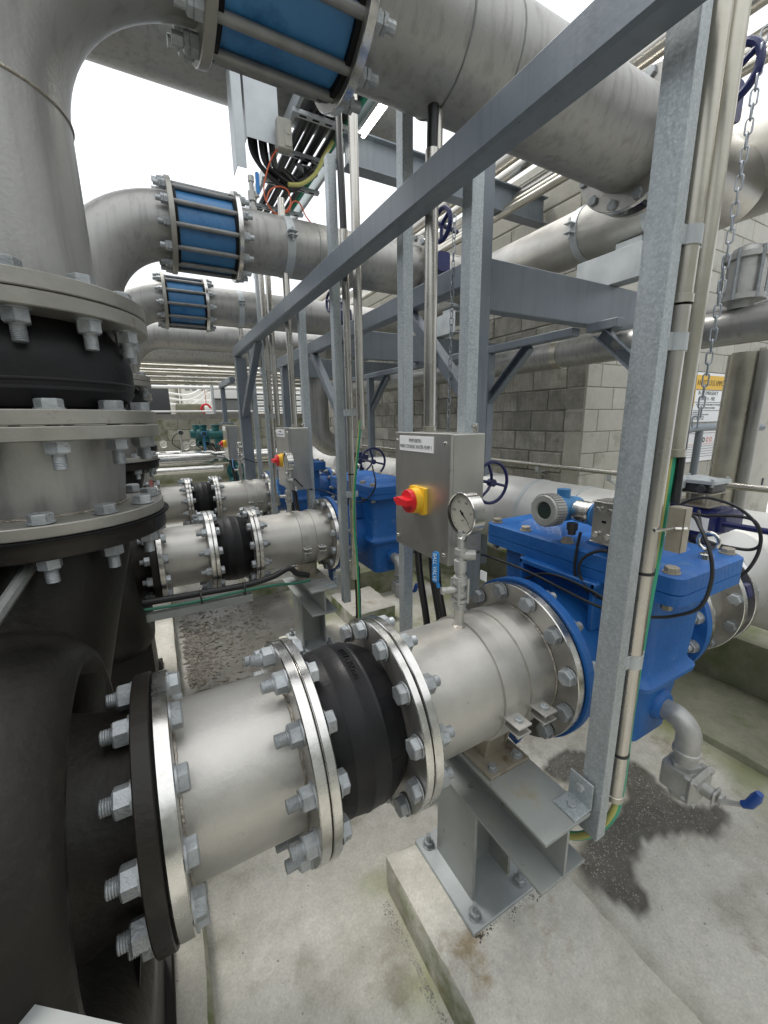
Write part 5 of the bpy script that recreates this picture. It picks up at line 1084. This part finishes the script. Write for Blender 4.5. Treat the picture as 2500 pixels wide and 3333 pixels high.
# ================================================================== BACKGROUND BEHIND THE ROW
t = thing('horizontal_vessel', 'bright steel vessel lying across the far end with gauges on top', 'vessel', (.3, 7.6, -.70)); b = MB(); b.lathe((-2.5, 7.6, -.60), X, [(0, .15), (3.28, .15), (3.36, .11), (3.4, .11), (5.9, .11)], 40); b.build('shell', 'polished', t)
b = MB(); b.cyl((-2.5, 7.25, -.745), (.92, 7.25, -.745), .055, 28); tag(b.build('handling_pipe', 'polished'), 'shiny pipe in front of the bright vessel at the far end', 'pipe')
b = MB(); b.cyl((-2.5, 7.5, -.90), (2.2, 7.5, -.90), .085, 28); tag(b.build('olive_pipe', 'mossy'), 'dull olive pipe under the bright vessel', 'pipe')
def far_gauge(label, x, z, y=7.6, r=.062):
    t = thing('dial_gauge', label, 'gauge', (x, y, -.45), 'dial gauges on the far vessel'); b = MB(); b.cyl((x, y, -.47), (x, y, z-r), .011, 10); b.lathe((x, y-.02, z), Y, [(0, r-.008), (-.004, r), (.035, r), (.04, .02)], 28, caps=False); b.lathe((x, y-.018, z), Y, [(.036, .001), (.037, r)], 20, caps=False); b.build('gauge_case', 'polished', t)
    d = MB(); d.lathe((x, y-.016, z), -Y, [(0, .001), (.001, r-.007)], 24, caps=False); d_ = d.build('dial', 'dial', t); d = MB(); d.add([(x-.022, y-.019, z-.022), (x-.026, y-.019, z-.018), (x+.026, y-.019, z+.02), (x+.022, y-.019, z+.025)], [(0, 1, 2, 3)]); d.build('needle', 'ink', d_)
far_gauge('leftmost dial gauge on the far bright vessel', .09, -.335); far_gauge('dial gauge second from the left on the far bright vessel', .41, -.375, r=.07); far_gauge('small dial gauge half behind the second one', .53, -.33, 7.7)
def far_tx(label, x, z):
    t = thing('far_transmitter', label, 'transmitter', (x, 7.55, -.45), 'round headed transmitters on the far vessel'); b = MB(); b.cyl((x, 7.55, -.47), (x, 7.55, z), .016, 10); b.lathe((x, 7.49, z), Y, [(0, .035), (.004, .048), (.11, .045), (.12, .02)], 24, caps=False); b.build('head', 'bluejoint' if x > .5 else 'castgrey', t)
    d = MB(); d.lathe((x, 7.492, z), -Y, [(0, .03), (.001, .001)], 20, caps=False); d.build('display', 'glassy', t)
    w_ = MB(); w_.tube(smooth([(x-.04, 7.5, z), (x-.12, 7.5, z-.08), (x-.13, 7.5, z-.18), (x-.02, 7.5, z-.27)], 6), .008, 6); w_.build('lead', 'black', t)
far_tx('round headed transmitter between the far dial gauges', .36, -.16); far_tx('round headed transmitter in front of the green actuators', .71, -.19)
for k, (x, y) in enumerate(((.92, 7.45), (.76, 7.8), (.68, 8.1))):
    t = thing('valve_actuator', ['nearest dark green valve actuator on the far vessel', 'middle dark green actuator behind the first', 'rear dark green actuator, mostly hidden'][k], 'actuator', (x, y, -.5), 'dark green actuators')
    b = MB(); b.lathe((x-.14, y, -.20), X, [(0, .05), (.01, .075), (.25, .08), (.255, .086), (.29, .086), (.30, .07)], 28); b.lathe((x-.03, y, -.13), Z, [(0, .055), (.06, .06), (.065, .072), (.085, .072), (.09, .05)], 28); b.box((x-.06, y-.05, -.42), (x+.06, y+.05, -.26), .01); b.build('actuator_body', 'teal', t)
    b = MB(); b.lathe((x-.03, y, -.06), Z, [(0, .063), (.02, .063)], 28); b.build('motor_cap', 'castgrey', t)
    b = MB(); b.lathe((x, y-.14, -.36), Y, [(0, .036), (.0, .04), (.12, .04)], 20, caps=False); b.build('conduit_port', 'conduit', t)
    for j in range(3): b = MB(); b.tube(smooth([(x+.02+.03*j, y-.1, -.36), (x+.10+.03*j, y-.14, -.42), (x+.16+.03*j, y-.1, -.55), (x+.14+.02*j, y, -.7)], 5), .011, 6); b.build('lead', 'black', t)
b = MB(); b.lathe((1.12, 7.2, -.80), Y, [(0, .15), (.03, .15)], 28); b.cyl((1.12, 7.0, -.80), (1.12, 7.5, -.80), .09, 20); b.box((1.0, 7.0, -1.2), (1.24, 7.3, -.9), .02); tag(b.build('circulation_pump', 'teal'), 'dark green pump casing beyond the farthest control box', 'pump')
for x0, x1, z, r, m, l in ((-2, 3.3, .66, .032, 'white', 'upper pale rail crossing above the far block wall'), (-2, 3.3, .208, .018, 'white', 'lower thin pale rail on top of the far block wall')):
    b = MB(); b.cyl((x0, 9.0, z), (x1, 9.0, z), r, 14); tag(b.build('rail', m), l, 'rail', 'rails above the far wall')
for k, x in enumerate((1.08, 2.9)):
    b = MB(); b.cyl((x, 8.98, .16), (x, 8.98, 1.35), .03, 12); tag(b.build('rail_post', 'galvplain'), ['slim post carrying the far rails beside the hose reel', 'slim post carrying the far rails near the right wall'][k], 'post', 'posts of the far rails')
b = MB(); b.box((-1.6, 9.5, -.2), (.33, 9.6, 1.4), .01); tag(b.build('dark_screen', 'darkpanel'), 'dark upright screen beyond the far wall, left of the plant', 'panel')
b = MB(); rough_block(b, (.42, 9.35, -.2), (.95, 9.7, .37)); tag(b.build('mossy_block', 'mossy', None, 60), 'mossy concrete block on the ledge beyond the far wall', 'block')
t = thing('hose_reel', 'red lifebuoy shaped reel hanging on the far rail', 'hose reel', (.96, 9.25, .1)); b = MB(); b.tube(arc((.96, 9.2, .265), X, Z, .085, 0, 360, 28)[:-1], .022, 10, closed=True); b.build('reel_ring', 'red', t); b = MB(); b.box((.94, 9.17, .16), (1.05, 9.19, .27), .002); b.build('tag_sheet', 'plate', t); b = MB(); b.tube([(.97, 9.2, .35), (.97, 9.2, 1.3)], .006, 6); b.build('cord', 'orange', t)
# plant beyond
gr = MB(); gr.box((-30, 9.3, -.35), (60, 60, -.30)); struct('yard', gr, 'concrete')
t = thing('process_building', 'pale process building with ladders and pipes beyond the far wall', 'building', (2, 15, -.3)); b = MB(); b.box((.9, 15, -.3), (1.9, 17, 1.75), .02); b.box((2.4, 14.6, -.3), (5.6, 17.5, 1.62), .02); b.build('wall', 'tank', t)
b = MB(); b.lathe((.1, 16, -.3), Z, [(0, .75), (1.8, .75), (1.95, .3)], 40); b.lathe((2.25, 16, -.3), Z, [(0, .33), (1.9, .33), (2.0, .1)], 32); b.build('silo', 'tank', t)
for k in range(9): b = MB(); b.box((.7+.13*k, 13.2, .30), (.715+.13*k, 13.22, .62)); b.build('baluster', 'white', t)
for z in (.62, .45, .30): b = MB(); b.cyl((.6, 13.2, z), (1.9, 13.2, z), .015, 8); b.build('guard_bar', 'white', t)
for k in range(3): b = MB(); b.tube(smooth([(.3, 11.5, .46+.13*k), (.8, 11.5, .42+.12*k), (1.1, 11.5, .55+.12*k), (1.35, 11.5, .72+.1*k), (2.2, 11.5, .74+.1*k), (3.4, 11.5, .70+.12*k)], 6), .024, 10); b.build('curved_pipe', 'white', t)
for k in range(4): w_ = MB(); w_.box((1.0+.2*k, 14.985, 1.0), (1.14+.2*k, 15.0, 1.5), .004); w_.build('window', 'grey', t)
for z in (.9, 1.25): b = MB(); b.box((2.4, 14.55, z), (5.6, 14.6, z+.05)); b.build('ledge', 'white', t)
t = thing('electrical_cabinet', 'grey steel cabinet beyond the far wall behind the end column', 'cabinet', (1.5, 9.6, -.3)); b = MB(); b.box((1.17, 9.5, -.3), (1.95, 9.9, .47), .008); b.build('cabinet_body', 'pvc', t); b = MB(); b.box((1.15, 9.45, .48), (2.0, 9.9, 1.3), .008); b.build('cabinet_hood', 'white', t)
t = thing('pipe_rack_steel', 'dark pipework rack beyond the far wall on the right', 'pipe rack', (2.6, 10, 0))
for k in range(6): b = MB(); b.cyl((2.0, 10.6, .30+.07*k), (4.5, 10.6, .30+.07*k), .022, 8); b.build('small_pipe', 'darkgrey' if k % 2 else 'galvplain', t)
for x in (2.2, 2.9): b = MB(); b.box((x, 10.5, -.3), (x+.06, 10.56, 1.4)); b.build('rack_post', 'white', t)
t = thing('tower_block', 'pale tower with window bands far beyond the second riser', 'building', (2, 45, -.3)); b = MB(); b.box((-1.0, 44, -.3), (4.2, 52, 11.6), .05); b.build('wall', 'tank', t)
for k in range(4): w_ = MB(); w_.box((-.7, 43.93, 2.4+2.2*k), (3.9, 43.99, 3.6+2.2*k)); w_.build('window_band', 'pvc', t)
# upper right: rusty sheeting and pale blocks above the wall
b = MB(); b.box((3.39, 2.05, 1.74), (3.42, 2.45, 1.82), .003); tag(b.build('rusty_sheet', 'rust'), 'rust stained sheet above the header near the tall strut', 'sheet')

# ================================================================== GRIT, LEAVES, SMALL DEBRIS
def scatter(name, label, cat, pts, m, smin, smax, flat=False, kind='stuff'):
    mb = MB(); rr = random.Random(len(pts))
    for (x, y, z) in pts:
        s = rr.uniform(smin, smax); a = rr.uniform(0, PI); M3 = Matrix.Rotation(a, 3, 'Z') @ Matrix.Rotation(rr.uniform(-.3, .3), 3, 'X')
        if flat: vs = [(-s, 0, 0), (0, -s*.42, s*.12), (s, 0, 0), (0, s*.42, s*.1)]; fs = [(0, 1, 2), (0, 2, 3)]
        else: h = s*rr.uniform(.3, .6); vs = [(-s, -s*.7, 0), (s*.8, -s, 0), (s, s*.6, 0), (-s*.6, s, 0), (rr.uniform(-.3, .3)*s, 0, h)]; fs = [(0, 1, 4), (1, 2, 4), (2, 3, 4), (3, 0, 4)]
        mb.add([M3 @ V(v)+V((x, y, z)) for v in vs], fs)
    o = mb.build(name, m, None, 20); return tag(o, label, cat, kind=kind)
rd = random.Random(11)
def inside(P_, n, x0, x1, y0, y1, z, pad=.0):
    o = []
    while len(o) < n:
        x = rd.uniform(x0, x1); y = rd.uniform(y0, y1)
        if dpoly(x, y, P_) < -pad: o.append((x, y, z))
    return o
scatter('grit', 'pale grit and scale flakes scattered in the dark damp patches by the drain valve', 'grit', inside(ST2, 800, 1.05, 1.85, .4, .9, -1.5395, .022)+inside(ST1, 280, 1.3, 1.65, .85, 1.05, -1.5395, .018), 'grit', .0008, .0030)
scatter('leaf_litter', 'dead leaves and bark lying in the wet hollow between the pump lines', 'leaf litter', [(abs(rd.gauss(0, .14)), rd.gauss(2.8, .35), -1.5385) for _ in range(520)]+[(rd.uniform(-.02, .6), rd.gauss(3.0, .25), -1.5385) for _ in range(420)]+[(rd.gauss(.30, .07), rd.gauss(2.32, .03), -1.5375) for _ in range(70)], 'leaf', .007, .026, True)
scatter('crumbs', 'small crumbs and chips lying about on the concrete floor', 'grit', [(rd.uniform(.0, 2.2), rd.uniform(.1, 2.0), -1.5395) for _ in range(420)], 'grit', .0006, .003)
scatter('crumbs', 'crumbs gathered along the left foot of the near plinth', 'grit', [(.485-abs(rd.gauss(0, .012)), rd.uniform(.3, .9), -1.5395) for _ in range(500)], 'grit', .0006, .0028)
scatter('plinth_crumbs', 'crumbs gathered against the base plate on the near plinth', 'grit', [(.86+abs(rd.gauss(0, .018)), rd.uniform(.62, .92), -1.4195) for _ in range(260)]+[(rd.uniform(.62, .86), .632-abs(rd.gauss(0, .010)), -1.4195) for _ in range(200)], 'leaf', .0008, .0028)

# ------------------------------------------------------------------ lift everything so that the floor is z = 0
for o in _proto.values(): bpy.data.objects.remove(o)
for o in bpy.data.objects:
    if o.parent is None and o.type in ('MESH', 'EMPTY'): o.location.z += GZ
